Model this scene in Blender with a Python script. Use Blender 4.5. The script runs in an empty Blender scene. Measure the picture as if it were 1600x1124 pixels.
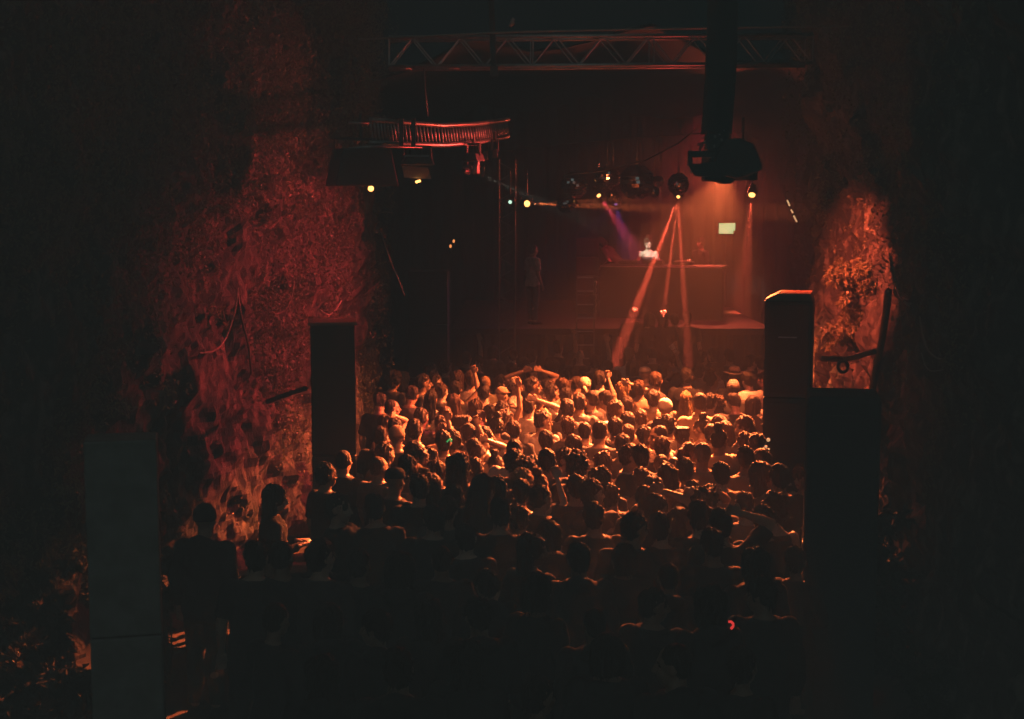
import bpy, bmesh, math, random
import numpy as np
from mathutils import Vector, Matrix, noise

R = math.radians
S = bpy.context.scene
COL = S.collection
random.seed(7)
RNG = np.random.default_rng(7)

# ------------------------------------------------------------------ camera
F = 1600 * 50 / 36.0
PITCH = math.atan(245 / F)
CZ = 4.34
cam_d = bpy.data.cameras.new('camera')
cam_d.lens = 50
cam_d.sensor_width = 36
cam_d.clip_start = 0.1
cam_d.clip_end = 400
cam = bpy.data.objects.new('camera', cam_d)
COL.objects.link(cam)
cam.location = (0, 0, CZ)
cam.rotation_euler = (math.pi / 2 - PITCH, 0, 0)
S.camera = cam

# ------------------------------------------------------------------ night sky
W = bpy.data.worlds.new('World')
S.world = W
W.use_nodes = True
nt = W.node_tree
bg = nt.nodes['Background']
tc = nt.nodes.new('ShaderNodeTexCoord')
sx = nt.nodes.new('ShaderNodeSeparateXYZ')
mr = nt.nodes.new('ShaderNodeMapRange')
mr.interpolation_type = 'SMOOTHSTEP'
mr.inputs[1].default_value = 0.1
mr.inputs[2].default_value = -1.0
mx = nt.nodes.new('ShaderNodeMix')
mx.data_type = 'RGBA'
mx.inputs[6].default_value = (0.0014, 0.0030, 0.0033, 1)     # dark teal night sky
mx.inputs[7].default_value = (0.150, 0.195, 0.186, 1)        # added fill glow behind the viewer, lifts the dark foreground
nt.links.new(tc.outputs['Generated'], sx.inputs[0])
nt.links.new(sx.outputs['Y'], mr.inputs[0])
nt.links.new(mr.outputs[0], mx.inputs[0])
nt.links.new(mx.outputs[2], bg.inputs['Color'])
bg.inputs['Strength'].default_value = 1.0

S.view_settings.view_transform = 'Standard'
S.view_settings.look = 'None'
S.view_settings.exposure = 0
S.view_settings.gamma = 1
cy = S.cycles
cy.max_bounces = 3
cy.diffuse_bounces = 1
cy.glossy_bounces = 2
cy.transmission_bounces = 2
cy.volume_bounces = 0
cy.transparent_max_bounces = 4
cy.caustics_reflective = False
cy.caustics_refractive = False
cy.sample_clamp_indirect = 1.5
cy.use_denoising = True
try:
    cy.denoiser = 'OPENIMAGEDENOISE'
except Exception:
    pass
cy.use_adaptive_sampling = False

HAZE = 0.0007
BLACK_LIFT = 0.040
SMOKE = 0.010
ORANGE = (1.0, 0.178, 0.046)
BEAM = (1.0, 0.10, 0.045)
RED = (1.0, 0.07, 0.03)


# ------------------------------------------------------------------ helpers
def ray(px, py):
    u = (px - 800) / F
    v = (562 - py) / F
    return (u, math.cos(PITCH) + v * math.sin(PITCH), -math.sin(PITCH) + v * math.cos(PITCH))


def at(px, py, Y):
    d = ray(px, py)
    t = Y / d[1]
    return Vector((d[0] * t, Y, CZ + d[2] * t))


def rx(a):
    c, s = math.cos(a), math.sin(a)
    return np.array([[1, 0, 0], [0, c, -s], [0, s, c]])


def rz(a):
    c, s = math.cos(a), math.sin(a)
    return np.array([[c, -s, 0], [s, c, 0], [0, 0, 1]])


def smooth01(x):
    x = np.clip(x, 0, 1)
    return x * x * (3 - 2 * x)


class MB:
    """collects shapes and links them as one mesh"""
    def __init__(self):
        self.v, self.f, self.m = [], [], []

    def add(self, vs, fs, m=0):
        o = len(self.v)
        self.v.extend([tuple(map(float, p)) for p in vs])
        self.f.extend([tuple(i + o for i in f) for f in fs])
        self.m.extend([m] * len(fs))
        return self

    def rings(self, rs, m=0, cap=True):
        n = len(rs[0])
        vs = [p for r in rs for p in r]
        fs = []
        for i in range(len(rs) - 1):
            for j in range(n):
                k = (j + 1) % n
                fs.append((i * n + j, i * n + k, (i + 1) * n + k, (i + 1) * n + j))
        if cap:
            fs.append(tuple(range(n))[::-1])
            fs.append(tuple((len(rs) - 1) * n + j for j in range(n)))
        return self.add(vs, fs, m)

    def tube(self, pts, rad, n=8, m=0, cap=True):
        P = [np.array(p, float) for p in pts]
        if not hasattr(rad, '__len__'):
            rad = [rad] * len(P)
        rs, prev = [], None
        for i, p in enumerate(P):
            a = P[max(i - 1, 0)]
            b = P[min(i + 1, len(P) - 1)]
            t = b - a
            t = t / (np.linalg.norm(t) + 1e-9)
            if prev is None:
                prev = np.array([0, 0, 1.0]) if abs(t[2]) < 0.9 else np.array([1.0, 0, 0])
            u = prev - t * prev.dot(t)
            u /= np.linalg.norm(u) + 1e-9
            prev = u
            w = np.cross(t, u)
            rs.append([p + rad[i] * (math.cos(2 * math.pi * k / n) * u + math.sin(2 * math.pi * k / n) * w) for k in range(n)])
        return self.rings(rs, m, cap)

    def loft(self, rows, n=16, m=0):
        rs = []
        for z, cx, cyy, ax, ay in rows:
            rs.append([(cx + ax * math.cos(2 * math.pi * k / n), cyy + ay * math.sin(2 * math.pi * k / n), z) for k in range(n)])
        return self.rings(rs, m)

    def ell(self, c, r, M=None, nu=14, nv=9, m=0):
        if not hasattr(r, '__len__'):
            r = (r, r, r)
        rs = []
        for i in range(nv + 1):
            th = math.pi * (i + 0.001) / (nv + 0.002)
            ring = []
            for k in range(nu):
                ph = 2 * math.pi * k / nu
                p = np.array([r[0] * math.sin(th) * math.cos(ph), r[1] * math.sin(th) * math.sin(ph), -r[2] * math.cos(th)])
                if M is not None:
                    p = M @ p
                ring.append(p + np.array(c, float))
            rs.append(ring)
        return self.rings(rs, m)

    def box(self, c, s, M=None, m=0):
        vs = []
        for dz in (-.5, .5):
            for dx, dy in ((-.5, -.5), (.5, -.5), (.5, .5), (-.5, .5)):
                p = np.array([dx * s[0], dy * s[1], dz * s[2]])
                if M is not None:
                    p = M @ p
                vs.append(p + np.array(c, float))
        return self.add(vs, [(3, 2, 1, 0), (4, 5, 6, 7), (0, 1, 5, 4), (1, 2, 6, 5), (2, 3, 7, 6), (3, 0, 4, 7)], m)

    def prism(self, poly, y0, y1, m=0):
        """polygon in the xz plane extruded along y"""
        n = len(poly)
        vs = [(x, y0, z) for x, z in poly] + [(x, y1, z) for x, z in poly]
        fs = [tuple(range(n)), tuple(range(2 * n - 1, n - 1, -1))]
        for i in range(n):
            j = (i + 1) % n
            fs.append((i, i + n, j + n, j))
        return self.add(vs, fs, m)

    def xf(self, fn):
        A = fn(np.array(self.v, float))
        self.v = [tuple(p) for p in A]
        return self

    def mesh(self, name, mats=(), smooth=False, fix=False):
        me = bpy.data.meshes.new(name)
        me.from_pydata(self.v, [], self.f)
        for m in mats:
            me.materials.append(m)
        if any(self.m):
            me.polygons.foreach_set('material_index', self.m)
        if fix:
            bm = bmesh.new()
            bm.from_mesh(me)
            bmesh.ops.recalc_face_normals(bm, faces=bm.faces)
            bm.to_mesh(me)
            bm.free()
        if smooth:
            me.polygons.foreach_set('use_smooth', [True] * len(me.polygons))
        me.update()
        return me

    def build(self, name, mats, parent=None, smooth=False, bevel=0, loc=None):
        if not isinstance(mats, (list, tuple)):
            mats = [mats]
        me = self.mesh(name, mats, smooth, fix=True)
        o = link(name, me, parent)
        if loc is not None:
            o.location = loc
        if bevel:
            b = o.modifiers.new('bevel', 'BEVEL')
            b.width = bevel
            b.segments = 2
            b.limit_method = 'ANGLE'
        return o


def link(name, data, parent=None):
    o = bpy.data.objects.new(name, data)
    COL.objects.link(o)
    if parent is not None:
        o.parent = parent
    return o


def tag(o, label=None, cat=None, group=None, kind=None):
    for k, v in (('label', label), ('category', cat), ('group', group), ('kind', kind)):
        if v:
            o[k] = v
    return o


def empty(name, loc=(0, 0, 0), rot=None):
    o = bpy.data.objects.new(name, None)
    COL.objects.link(o)
    o.location = loc
    if rot is not None:
        o.rotation_euler = rot
    return o


def remesh(mb, voxel, iters=4, fac=0.5):
    me = mb.mesh('tmp', fix=True)
    o = bpy.data.objects.new('tmp', me)
    COL.objects.link(o)
    r = o.modifiers.new('r', 'REMESH')
    r.mode = 'VOXEL'
    r.voxel_size = voxel
    r.adaptivity = 0
    s = o.modifiers.new('s', 'SMOOTH')
    s.iterations = iters
    s.factor = fac
    dg = bpy.context.evaluated_depsgraph_get()
    out = bpy.data.meshes.new_from_object(o.evaluated_get(dg))
    bpy.data.objects.remove(o)
    bpy.data.meshes.remove(me)
    out.polygons.foreach_set('use_smooth', [True] * len(out.polygons))
    return out


def coords(me):
    a = np.empty(len(me.vertices) * 3)
    me.vertices.foreach_get('co', a)
    return a.reshape(-1, 3)


def set_coords(me, a):
    me.vertices.foreach_set('co', a.ravel())
    me.update()


def wobble(me, amp, freq=(6, 6, 6), seed=0.0):
    a = coords(me)
    n = np.empty(len(me.vertices) * 3)
    me.vertices.foreach_get('normal', n)
    n = n.reshape(-1, 3)
    d = np.array([noise.noise((p[0] * freq[0] + seed, p[1] * freq[1], p[2] * freq[2])) for p in a])
    set_coords(me, a + n * (d * amp)[:, None])


# ------------------------------------------------------------------ materials
def mat(name, col, rough=0.6, metal=0.0, col2=None, scale=8.0, stretch=(1, 1, 1), bump=0.0, bscale=30.0,
        objcol=False, spec=0.5, lo=0.35, hi=0.65):
    m = bpy.data.materials.new(name)
    m.use_nodes = True
    t = m.node_tree
    b = t.nodes['Principled BSDF']
    b.inputs['Roughness'].default_value = rough
    b.inputs['Metallic'].default_value = metal
    b.inputs['Specular IOR Level'].default_value = spec
    tcn = t.nodes.new('ShaderNodeTexCoord')
    mp = t.nodes.new('ShaderNodeMapping')
    mp.inputs['Scale'].default_value = stretch
    t.links.new(tcn.outputs['Object'], mp.inputs['Vector'])
    if objcol:
        oi = t.nodes.new('ShaderNodeObjectInfo')
        base = oi.outputs['Color']
    else:
        rgb = t.nodes.new('ShaderNodeRGB')
        rgb.outputs[0].default_value = (*col, 1)
        base = rgb.outputs[0]
    n1 = t.nodes.new('ShaderNodeTexNoise')
    n1.inputs['Scale'].default_value = scale
    n1.inputs['Detail'].default_value = 5
    t.links.new(mp.outputs[0], n1.inputs['Vector'])
    r = t.nodes.new('ShaderNodeMapRange')
    r.inputs[1].default_value = lo
    r.inputs[2].default_value = hi
    t.links.new(n1.outputs[0], r.inputs[0])
    mxn = t.nodes.new('ShaderNodeMix')
    mxn.data_type = 'RGBA'
    t.links.new(r.outputs[0], mxn.inputs[0])
    t.links.new(base, mxn.inputs[6])
    if col2 is not None:
        mxn.inputs[7].default_value = (*col2, 1)
    else:
        mul = t.nodes.new('ShaderNodeMix')
        mul.data_type = 'RGBA'
        mul.blend_type = 'MULTIPLY'
        mul.inputs[0].default_value = 1
        mul.inputs[7].default_value = (0.72, 0.7, 0.68, 1)
        t.links.new(base, mul.inputs[6])
        t.links.new(mul.outputs[2], mxn.inputs[7])
    t.links.new(mxn.outputs[2], b.inputs['Base Color'])
    if bump:
        n2 = t.nodes.new('ShaderNodeTexNoise')
        n2.inputs['Scale'].default_value = bscale
        n2.inputs['Detail'].default_value = 4
        t.links.new(mp.outputs[0], n2.inputs['Vector'])
        bp = t.nodes.new('ShaderNodeBump')
        bp.inputs['Strength'].default_value = bump
        bp.inputs['Distance'].default_value = 0.02
        t.links.new(n2.outputs[0], bp.inputs['Height'])
        t.links.new(bp.outputs[0], b.inputs['Normal'])
    return m


def emit(name, col, strength):
    m = bpy.data.materials.new(name)
    m.use_nodes = True
    b = m.node_tree.nodes['Principled BSDF']
    b.inputs['Base Color'].default_value = (*col, 1)
    b.inputs['Emission Color'].default_value = (*col, 1)
    b.inputs['Emission Strength'].default_value = strength
    return m


def pattern_mat(name, kind, c1, c2, scale):
    m = mat(name, c1, 0.8)
    t = m.node_tree
    b = t.nodes['Principled BSDF']
    tcn = t.nodes.new('ShaderNodeTexCoord')
    if kind == 'check':
        w1 = t.nodes.new('ShaderNodeTexWave')
        w1.bands_direction = 'X'
        w2 = t.nodes.new('ShaderNodeTexWave')
        w2.bands_direction = 'Z'
        for w_ in (w1, w2):
            w_.inputs['Scale'].default_value = scale
            t.links.new(tcn.outputs['Object'], w_.inputs['Vector'])
        mu = t.nodes.new('ShaderNodeMath')
        mu.operation = 'MULTIPLY'
        t.links.new(w1.outputs['Fac'], mu.inputs[0])
        t.links.new(w2.outputs['Fac'], mu.inputs[1])
        fac = mu.outputs[0]
    elif kind == 'stripe':
        w1 = t.nodes.new('ShaderNodeTexWave')
        w1.bands_direction = 'Z'
        w1.inputs['Scale'].default_value = scale
        t.links.new(tcn.outputs['Object'], w1.inputs['Vector'])
        fac = w1.outputs['Fac']
    else:
        v = t.nodes.new('ShaderNodeTexVoronoi')
        v.inputs['Scale'].default_value = scale
        t.links.new(tcn.outputs['Object'], v.inputs['Vector'])
        fac = v.outputs['Distance']
    cr = t.nodes.new('ShaderNodeValToRGB')
    cr.color_ramp.elements[0].position = 0.3
    cr.color_ramp.elements[1].position = 0.42
    cr.color_ramp.elements[0].color = (*c1, 1)
    cr.color_ramp.elements[1].color = (*c2, 1)
    t.links.new(fac, cr.inputs[0])
    t.links.new(cr.outputs[0], b.inputs['Base Color'])
    return m


M = {}
M['rock'] = mat('rock', (0.028, 0.024, 0.022), 0.88, col2=(0.15, 0.13, 0.11), scale=9, stretch=(1.0, 1.0, 0.40), bump=0.6, bscale=34, lo=0.50, hi=0.68)
M['earth'] = mat('trodden_earth', (0.045, 0.036, 0.03), 0.95, col2=(0.08, 0.065, 0.052), scale=2, bump=0.6, bscale=20)
M['leaf'] = mat('leaf', (0.16, 0.15, 0.08), 0.4, col2=(0.08, 0.09, 0.05), scale=3)
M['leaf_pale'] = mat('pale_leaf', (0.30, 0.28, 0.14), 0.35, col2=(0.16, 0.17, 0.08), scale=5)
for k_ in ('leaf', 'leaf_pale'):
    t_ = M[k_].node_tree
    tr_ = t_.nodes.new('ShaderNodeBsdfTranslucent')
    tr_.inputs['Color'].default_value = (0.30, 0.28, 0.12, 1) if k_ == 'leaf_pale' else (.14, .14, .06, 1)
    ms_ = t_.nodes.new('ShaderNodeMixShader')
    ms_.inputs[0].default_value = .4
    t_.links.new(t_.nodes['Principled BSDF'].outputs[0], ms_.inputs[1])
    t_.links.new(tr_.outputs[0], ms_.inputs[2])
    t_.links.new(ms_.outputs[0], t_.nodes['Material Output'].inputs['Surface'])
M['bush'] = mat('added_bush_leaf', (0.030, 0.032, 0.018), 0.7, col2=(0.018, 0.02, 0.012), scale=3, spec=0.2)  # darkened leaf for the added light-blocking bushes
M['twig'] = mat('twig', (0.12, 0.085, 0.06), 0.8)
M['black'] = mat('black_paint', (0.008, 0.008, 0.0085), 0.55, bump=0.15, bscale=120)
M['speaker'] = mat('speaker_coating', (0.011, 0.0115, 0.012), 0.7, bump=0.4, bscale=160)
M['column'] = mat('grey_cabinet_coating', (0.25, 0.28, 0.26), 0.8, bump=0.3, bscale=90)
M['navy'] = mat('cabinet_cover', (0.030, 0.042, 0.048), 0.85, bump=0.4, bscale=40)
M['mesh'] = mat('grille', (0.03, 0.03, 0.03), 0.5, 0.5, bump=0.8, bscale=200)
M['wood'] = mat('worn_ply', (0.16, 0.10, 0.06), 0.6, scale=5, stretch=(1, 8, 1))
M['alu'] = mat('aluminium', (0.42, 0.41, 0.40), 0.42, 0.85, scale=12, bump=0.1)
M['steel'] = mat('dull_steel', (0.2, 0.19, 0.18), 0.5, 0.8)
M['dark_steel'] = mat('dark_steel', (0.05, 0.05, 0.05), 0.5, 0.6)
M['cable'] = mat('cable', (0.05, 0.045, 0.04), 0.4)
M['cable_pale'] = mat('pale_cable', (0.28, 0.25, 0.21), 0.4)
M['drape'] = mat('black_drape', (0.014, 0.013, 0.014), 0.95, bump=0.4, bscale=60)
M['deck'] = mat('stage_deck', (0.012, 0.011, 0.011), 0.7)
M['canvas'] = mat('dark_canvas', (0.05, 0.05, 0.05), 0.85, bump=0.3, bscale=4)
M['mirror'] = mat('mirror_facets', (0.75, 0.75, 0.75), 0.13, 1.0)
M['edge'] = mat('table_edge', (0.8, 0.76, 0.76), 0.3)
M['screen'] = emit('screen_glow', (0.46, 0.92, 0.42), 1.05)
M['lens'] = emit('lit_lens', (1.0, 0.40, 0.10), 6.0)
M['lens_dim'] = emit('lit_lens_dim', (1.0, 0.33, 0.09), 1.6)
M['lens_white'] = emit('lit_lens_white', (0.62, 1.0, 0.72), 2.0)
M['lens_violet'] = emit('lit_lens_violet', (0.35, 0.22, 0.8), 0.5)
M['bulb'] = emit('lit_bulb', (1.0, 0.55, 0.25), 1.1)
M['bulb_white'] = emit('lit_bulb_white', (1.0, 0.85, 0.75), 2.0)
M['green'] = emit('green_glow', (0.05, 0.62, 0.18), 1.0)
M['redglow'] = emit('red_glow', (0.9, 0.05, 0.045), 1.0)
M['glass_off'] = mat('lamp_front', (0.35, 0.33, 0.32), 0.35)
M['skin'] = mat('skin', (0.5, 0.35, 0.26), 0.45, objcol=True, scale=14, bump=0.08, bscale=90)
M['cloth'] = mat('cloth', (0.5, 0.5, 0.5), 0.85, objcol=True, scale=9, bump=0.5, bscale=13)
M['hair'] = mat('hair', (0.03, 0.02, 0.015), 0.62, spec=0.3, objcol=True, scale=40, stretch=(1, 1, 0.15), bump=0.9, bscale=55)
M['eye'] = mat('eye', (0.03, 0.025, 0.02), 0.2)
M['lip'] = mat('lip', (0.3, 0.13, 0.11), 0.5)
M['brow'] = mat('brow', (0.04, 0.028, 0.02), 0.7)
M['straw'] = mat('straw', (0.62, 0.52, 0.36), 0.75, bump=0.5, bscale=60)
M['band'] = mat('hat_band', (0.02, 0.015, 0.015), 0.7)
M['denim'] = mat('denim', (0.06, 0.07, 0.10), 0.85, objcol=True, bump=0.3)
M['shoe'] = mat('shoe', (0.03, 0.03, 0.03), 0.6)
M['check'] = pattern_mat('checked_cloth', 'check', (0.09, 0.07, 0.06), (0.5, 0.42, 0.38), 9)
M['print'] = pattern_mat('printed_cloth', 'spot', (0.06, 0.05, 0.05), (0.55, 0.45, 0.4), 22)
M['stripe'] = pattern_mat('striped_cloth', 'stripe', (0.05, 0.04, 0.04), (0.42, 0.36, 0.32), 12)
M['scarf'] = pattern_mat('printed_scarf', 'spot', (0.07, 0.05, 0.04), (0.75, 0.65, 0.5), 26)

# ------------------------------------------------------------------ setting: ground, cliffs
g = MB()
nx, ny = 60, 90
gv, gf = [], []
for j in range(ny + 1):
    for i in range(nx + 1):
        x = -24 + 48 * i / nx
        y = -14 + 64 * j / ny
        gv.append((x, y, 0.05 * noise.noise((x * .6, y * .6, 0))))
for j in range(ny):
    for i in range(nx):
        a = j * (nx + 1) + i
        gf.append((a, a + 1, a + nx + 2, a + nx + 1))
g.add(gv, gf)
tag(g.build('ground', M['earth'], smooth=True), kind='structure')


def resample(path, n):
    P = np.array(path, float)
    # Catmull-Rom through the points, then even spacing
    Q = []
    for i in range(len(P) - 1):
        p0, p1, p2, p3 = P[max(i - 1, 0)], P[i], P[i + 1], P[min(i + 2, len(P) - 1)]
        for t in np.linspace(0, 1, 24, endpoint=False):
            Q.append(0.5 * ((2 * p1) + (-p0 + p2) * t + (2 * p0 - 5 * p1 + 4 * p2 - p3) * t * t + (-p0 + 3 * p1 - 3 * p2 + p3) * t ** 3))
    Q.append(P[-1])
    Q = np.array(Q)
    s = np.concatenate([[0], np.cumsum(np.linalg.norm(np.diff(Q, axis=0), axis=1))])
    w_ = np.where((Q[:, 1] > 9) & (Q[:, 1] < 24), 3.0, 1.0)
    cw = np.concatenate([[0], np.cumsum(np.diff(s) * w_[1:])])
    ss = np.interp(np.linspace(0, cw[-1], n), cw, s)
    return np.stack([np.interp(ss, s, Q[:, k]) for k in range(2)], 1)


def cliff(name, path, side, n, m, ztop, lean, seed):
    P = resample(path, n)
    T = np.gradient(P, axis=0)
    T /= np.linalg.norm(T, axis=1)[:, None]
    N = np.stack([T[:, 1], -T[:, 0]], 1) * side
    V = np.zeros((m, n, 3))
    for j in range(m):
        z = -0.3 + (ztop + 0.3) * j / (m - 1)
        for i in range(n):
            x, y = P[i]
            big = noise.fractal((x * .33 + seed, y * .33, z * .22), 1.0, 2.0, 3)
            mid = noise.ridged_multi_fractal((x * .8 + seed, y * .8, z * .33), 1.0, 2.1, 4, 1.0, 2.0) - 1.0
            fine = noise.fractal((x * 3.2, y * 3.2 + seed, z * 2.6), 0.9, 2.0, 3)
            crag = noise.fractal((x * 1.7, y * 1.7, z * 1.2 + seed), 0.9, 2.2, 4)
            grit = noise.fractal((x * 6.5, y * 6.5 + seed, z * 5.0), 0.8, 2.1, 3)
            ledge = noise.noise((x * .5, y * .5 + seed, z * 2.6 + .8 * crag))
            d = 0.20 * big + 0.05 * mid + 0.20 * crag + 0.08 * fine + 0.05 * grit + 0.06 * ledge + lean(z, y)
            V[j, i] = (x + N[i, 0] * d, y + N[i, 1] * d, z)
    b = MB()
    fs = []
    for j in range(m - 1):
        for i in range(n - 1):
            a = j * n + i
            fs.append((a, a + 1, a + n + 1, a + n))
    b.add(V.reshape(-1, 3), fs)
    o = b.build(name, M['rock'], smooth=False)
    tag(o, kind='structure')
    # per-vertex outward normals for the growth on it
    du = np.gradient(V, axis=1)
    dv = np.gradient(V, axis=0)
    NN = np.cross(du, dv) * (1 if side > 0 else -1)
    NN /= np.linalg.norm(NN, axis=2)[:, :, None] + 1e-9
    flip = (NN[:, :, 0] * N[None, :, 0] + NN[:, :, 1] * N[None, :, 1]) < 0
    NN[flip] *= -1
    return V, NN


LV, LN = cliff('cliff', [(-9, -12), (-7.5, 2), (-6.0, 7), (-5.1, 10), (-4.3, 13), (-3.5, 16), (-2.75, 18.3), (-2.15, 20.2), (-2.0, 21.3), (-2.5, 22.2), (-4.6, 23), (-6.5, 26), (-7.2, 32), (-7, 42)],
               1, 460, 210, 11.5, lambda z, y: -0.02 * z, 3.1)
RV, RN = cliff('cliff', [(9, -12), (7.5, 2), (5.2, 7), (4.2, 9.6), (3.62, 11.4), (3.55, 12.3), (3.98, 13.2), (4.18, 15), (4.10, 17.5), (4.05, 19.5), (4.5, 21.5), (5.6, 23.5), (6.6, 28), (7.5, 33), (7.5, 42)],
               -1, 440, 200, 11.5, lambda z, y: 0.035 * (z - 2.5) if y < 14 else -0.03 * z, 9.7)


WALL = np.concatenate([LV.reshape(-1, 3), RV.reshape(-1, 3)])
WALL = WALL[WALL[:, 1] > 6]
WCP, WSP = math.cos(PITCH), math.sin(PITCH)
WDEP = WALL[:, 1] * WCP - (WALL[:, 2] - CZ) * WSP
WPX = 800 + F * WALL[:, 0] / WDEP
WPY = 562 - F * (WALL[:, 1] * WSP + (WALL[:, 2] - CZ) * WCP) / WDEP


def on_rock(px, py, gap=.06):
    """the point of the rock face seen at that place of the photo, moved off the face by gap"""
    for r in (9, 16, 30, 60):
        k = np.where((np.abs(WPX - px) < r) & (np.abs(WPY - py) < r))[0]
        if len(k):
            return at(px, py, WALL[k, 1].min() - gap)
    return at(px, py, 14)


def leaf_mesh(P, N, size, jitter=0.7, long=1.6, rng=RNG):
    """P, N: k x 3.  Each leaf is a folded blade of two quads with a midrib."""
    k = len(P)
    N = N + rng.normal(0, jitter, (k, 3))
    N /= np.linalg.norm(N, axis=1)[:, None]
    U = rng.normal(0, 1, (k, 3)) + np.array([0, 0, -0.8])
    U -= N * (U * N).sum(1)[:, None]
    U /= np.linalg.norm(U, axis=1)[:, None]
    Wd = np.cross(N, U)
    s = size * rng.uniform(0.6, 1.35, k)[:, None]
    base = P
    mid = P + U * s * long * .5 + N * s * .05
    tip = P + U * s * long - N * s * .18
    l1 = P + U * s * long * .45 + Wd * s * .42 + N * s * .16
    r1 = P + U * s * long * .45 - Wd * s * .42 + N * s * .16
    V = np.stack([base, l1, mid, r1, tip], 1).reshape(-1, 3)
    o = np.arange(k)[:, None] * 5
    f = np.concatenate([o + np.array([[0, 2, 1]]), o + np.array([[0, 3, 2]]), o + np.array([[1, 2, 4]]), o + np.array([[2, 3, 4]])], 0)
    return V, f


def ivy(name, V, N, n, mask, size, material, out, label):
    m_, n_, _ = V.shape
    P, NN = [], []
    tries = 0
    while len(P) < n and tries < n * 14:
        tries += 1
        j = random.random() * (m_ - 1.01)
        i = random.random() * (n_ - 1.01)
        a, b = int(j), int(i)
        p = V[a, b] + (V[a + 1, b] - V[a, b]) * (j - a) + (V[a, b + 1] - V[a, b]) * (i - b)
        if random.random() < mask(p):
            nn = N[a, b]
            P.append(p + nn * (0.02 + out * random.random() ** 2))
            NN.append(nn)
    # hanging strands of creeper
    for k in range(0, len(P), max(1, len(P) // 900)):
        L = random.uniform(.25, 1.1)
        p0, n0 = np.array(P[k]), np.array(NN[k])
        o_ = random.uniform(.04, .22)
        sw = random.uniform(-.2, .2)
        for q in range(int(L * 34)):
            t_ = q / (L * 34)
            P.append(p0 + n0 * o_ * math.sin(min(1, t_ * 3) * 1.57) + np.array([RNG.normal(0, .02), sw * t_ * t_ + RNG.normal(0, .02), -L * t_]))
            NN.append(n0 + np.array([0, 0, .4]))
    Vt, f = leaf_mesh(np.array(P), np.array(NN), size)
    me = bpy.data.meshes.new(name)
    me.from_pydata(Vt.tolist(), [], f.tolist())
    me.materials.append(material)
    o = link(name, me)
    tag(o, label, 'ivy', kind='stuff')
    return o


def mask_left(p):
    x, y, z = p
    if y < 10.5 or y > 24:
        return 0
    n = noise.fractal((y * .8, z * .55, 4.2), 1, 2, 4)
    up = (z - 2.2) * 0.36
    return max(0, min(1, (n * 1.7 + up) * 1.3))


def mask_right(p):
    x, y, z = p
    if y < 10.5 or y > 28:
        return 0
    n = noise.fractal((y * .9, z * .7, 14.2), 1, 2, 4)
    return max(0, min(1, (n * 1.6 + (z - 4.4) * 0.35) * 1.2))


ivy('ivy', LV, LN, 105000, mask_left, 0.032, M['leaf'], 0.30, 'dense ivy and creeper hanging down the red lit rock face opposite the screen')
ivy('ivy', RV, RN, 36000, mask_right, 0.030, M['leaf'], 0.30, 'dark creeper over the rock face above the tall speaker with the red lit top')


def shrub(center, radii, n, size, label, material, stems=7, long=2.0, group=None, cat='shrub', name='leafy_shrub', droop=0.0):
    root = empty(name, center)
    tag(root, label, cat, group)
    P, NN = [], []
    st = MB()
    base = np.array([radii[0] * .6, radii[1] * .3, -radii[2] * .9])
    tips = []
    for k in range(stems):
        v = RNG.normal(0, 1, 3)
        v /= np.linalg.norm(v)
        tip = v * np.array(radii) * RNG.uniform(.75, 1.0)
        midp = (base + tip) / 2 + RNG.normal(0, .06, 3) + np.array([0, 0, .10])
        st.tube([base, midp, tip], [0.012, 0.008, 0.004], 5)
        tips.append((midp, tip))
    per = max(3, n // (stems * 5))
    for midp, tip in tips:
        for q in range(5):
            c = midp + (tip - midp) * RNG.uniform(0.0, 1.1) + RNG.normal(0, .06, 3)
            for _ in range(per):
                dv = RNG.normal(0, 1, 3)
                dv /= np.linalg.norm(dv)
                P.append(c + dv * size * RNG.uniform(.1, 1.2))
                NN.append(dv + np.array([0, 0, .6]))
    Vt, f = leaf_mesh(np.array(P), np.array(NN), size, 0.5, long)
    me = bpy.data.meshes.new('foliage')
    me.from_pydata(Vt.tolist(), [], f.tolist())
    me.materials.append(material)
    link('foliage', me, root)
    st.build('stem', M['twig'], root, smooth=True)
    return root


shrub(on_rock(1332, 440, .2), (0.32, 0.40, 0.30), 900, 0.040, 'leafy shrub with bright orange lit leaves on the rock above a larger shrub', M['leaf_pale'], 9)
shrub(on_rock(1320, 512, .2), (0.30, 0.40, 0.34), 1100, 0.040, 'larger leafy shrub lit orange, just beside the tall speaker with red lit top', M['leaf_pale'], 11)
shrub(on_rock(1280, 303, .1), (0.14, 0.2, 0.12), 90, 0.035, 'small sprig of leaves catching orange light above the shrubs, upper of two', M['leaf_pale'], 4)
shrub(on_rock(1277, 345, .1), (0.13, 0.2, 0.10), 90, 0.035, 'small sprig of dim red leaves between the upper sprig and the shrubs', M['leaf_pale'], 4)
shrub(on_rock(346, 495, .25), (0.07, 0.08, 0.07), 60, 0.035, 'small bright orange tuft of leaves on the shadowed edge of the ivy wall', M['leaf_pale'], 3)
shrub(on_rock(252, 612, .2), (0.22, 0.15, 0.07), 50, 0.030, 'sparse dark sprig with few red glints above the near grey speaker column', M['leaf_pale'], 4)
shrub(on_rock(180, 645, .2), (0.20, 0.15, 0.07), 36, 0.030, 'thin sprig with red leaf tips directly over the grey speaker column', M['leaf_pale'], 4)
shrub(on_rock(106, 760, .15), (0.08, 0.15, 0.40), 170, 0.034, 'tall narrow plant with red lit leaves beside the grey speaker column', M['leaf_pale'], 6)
shrub(on_rock(108, 880, .15), (0.07, 0.12, 0.18), 70, 0.034, 'low plant with dim red leaves below the tall narrow plant', M['leaf_pale'], 4)


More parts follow.
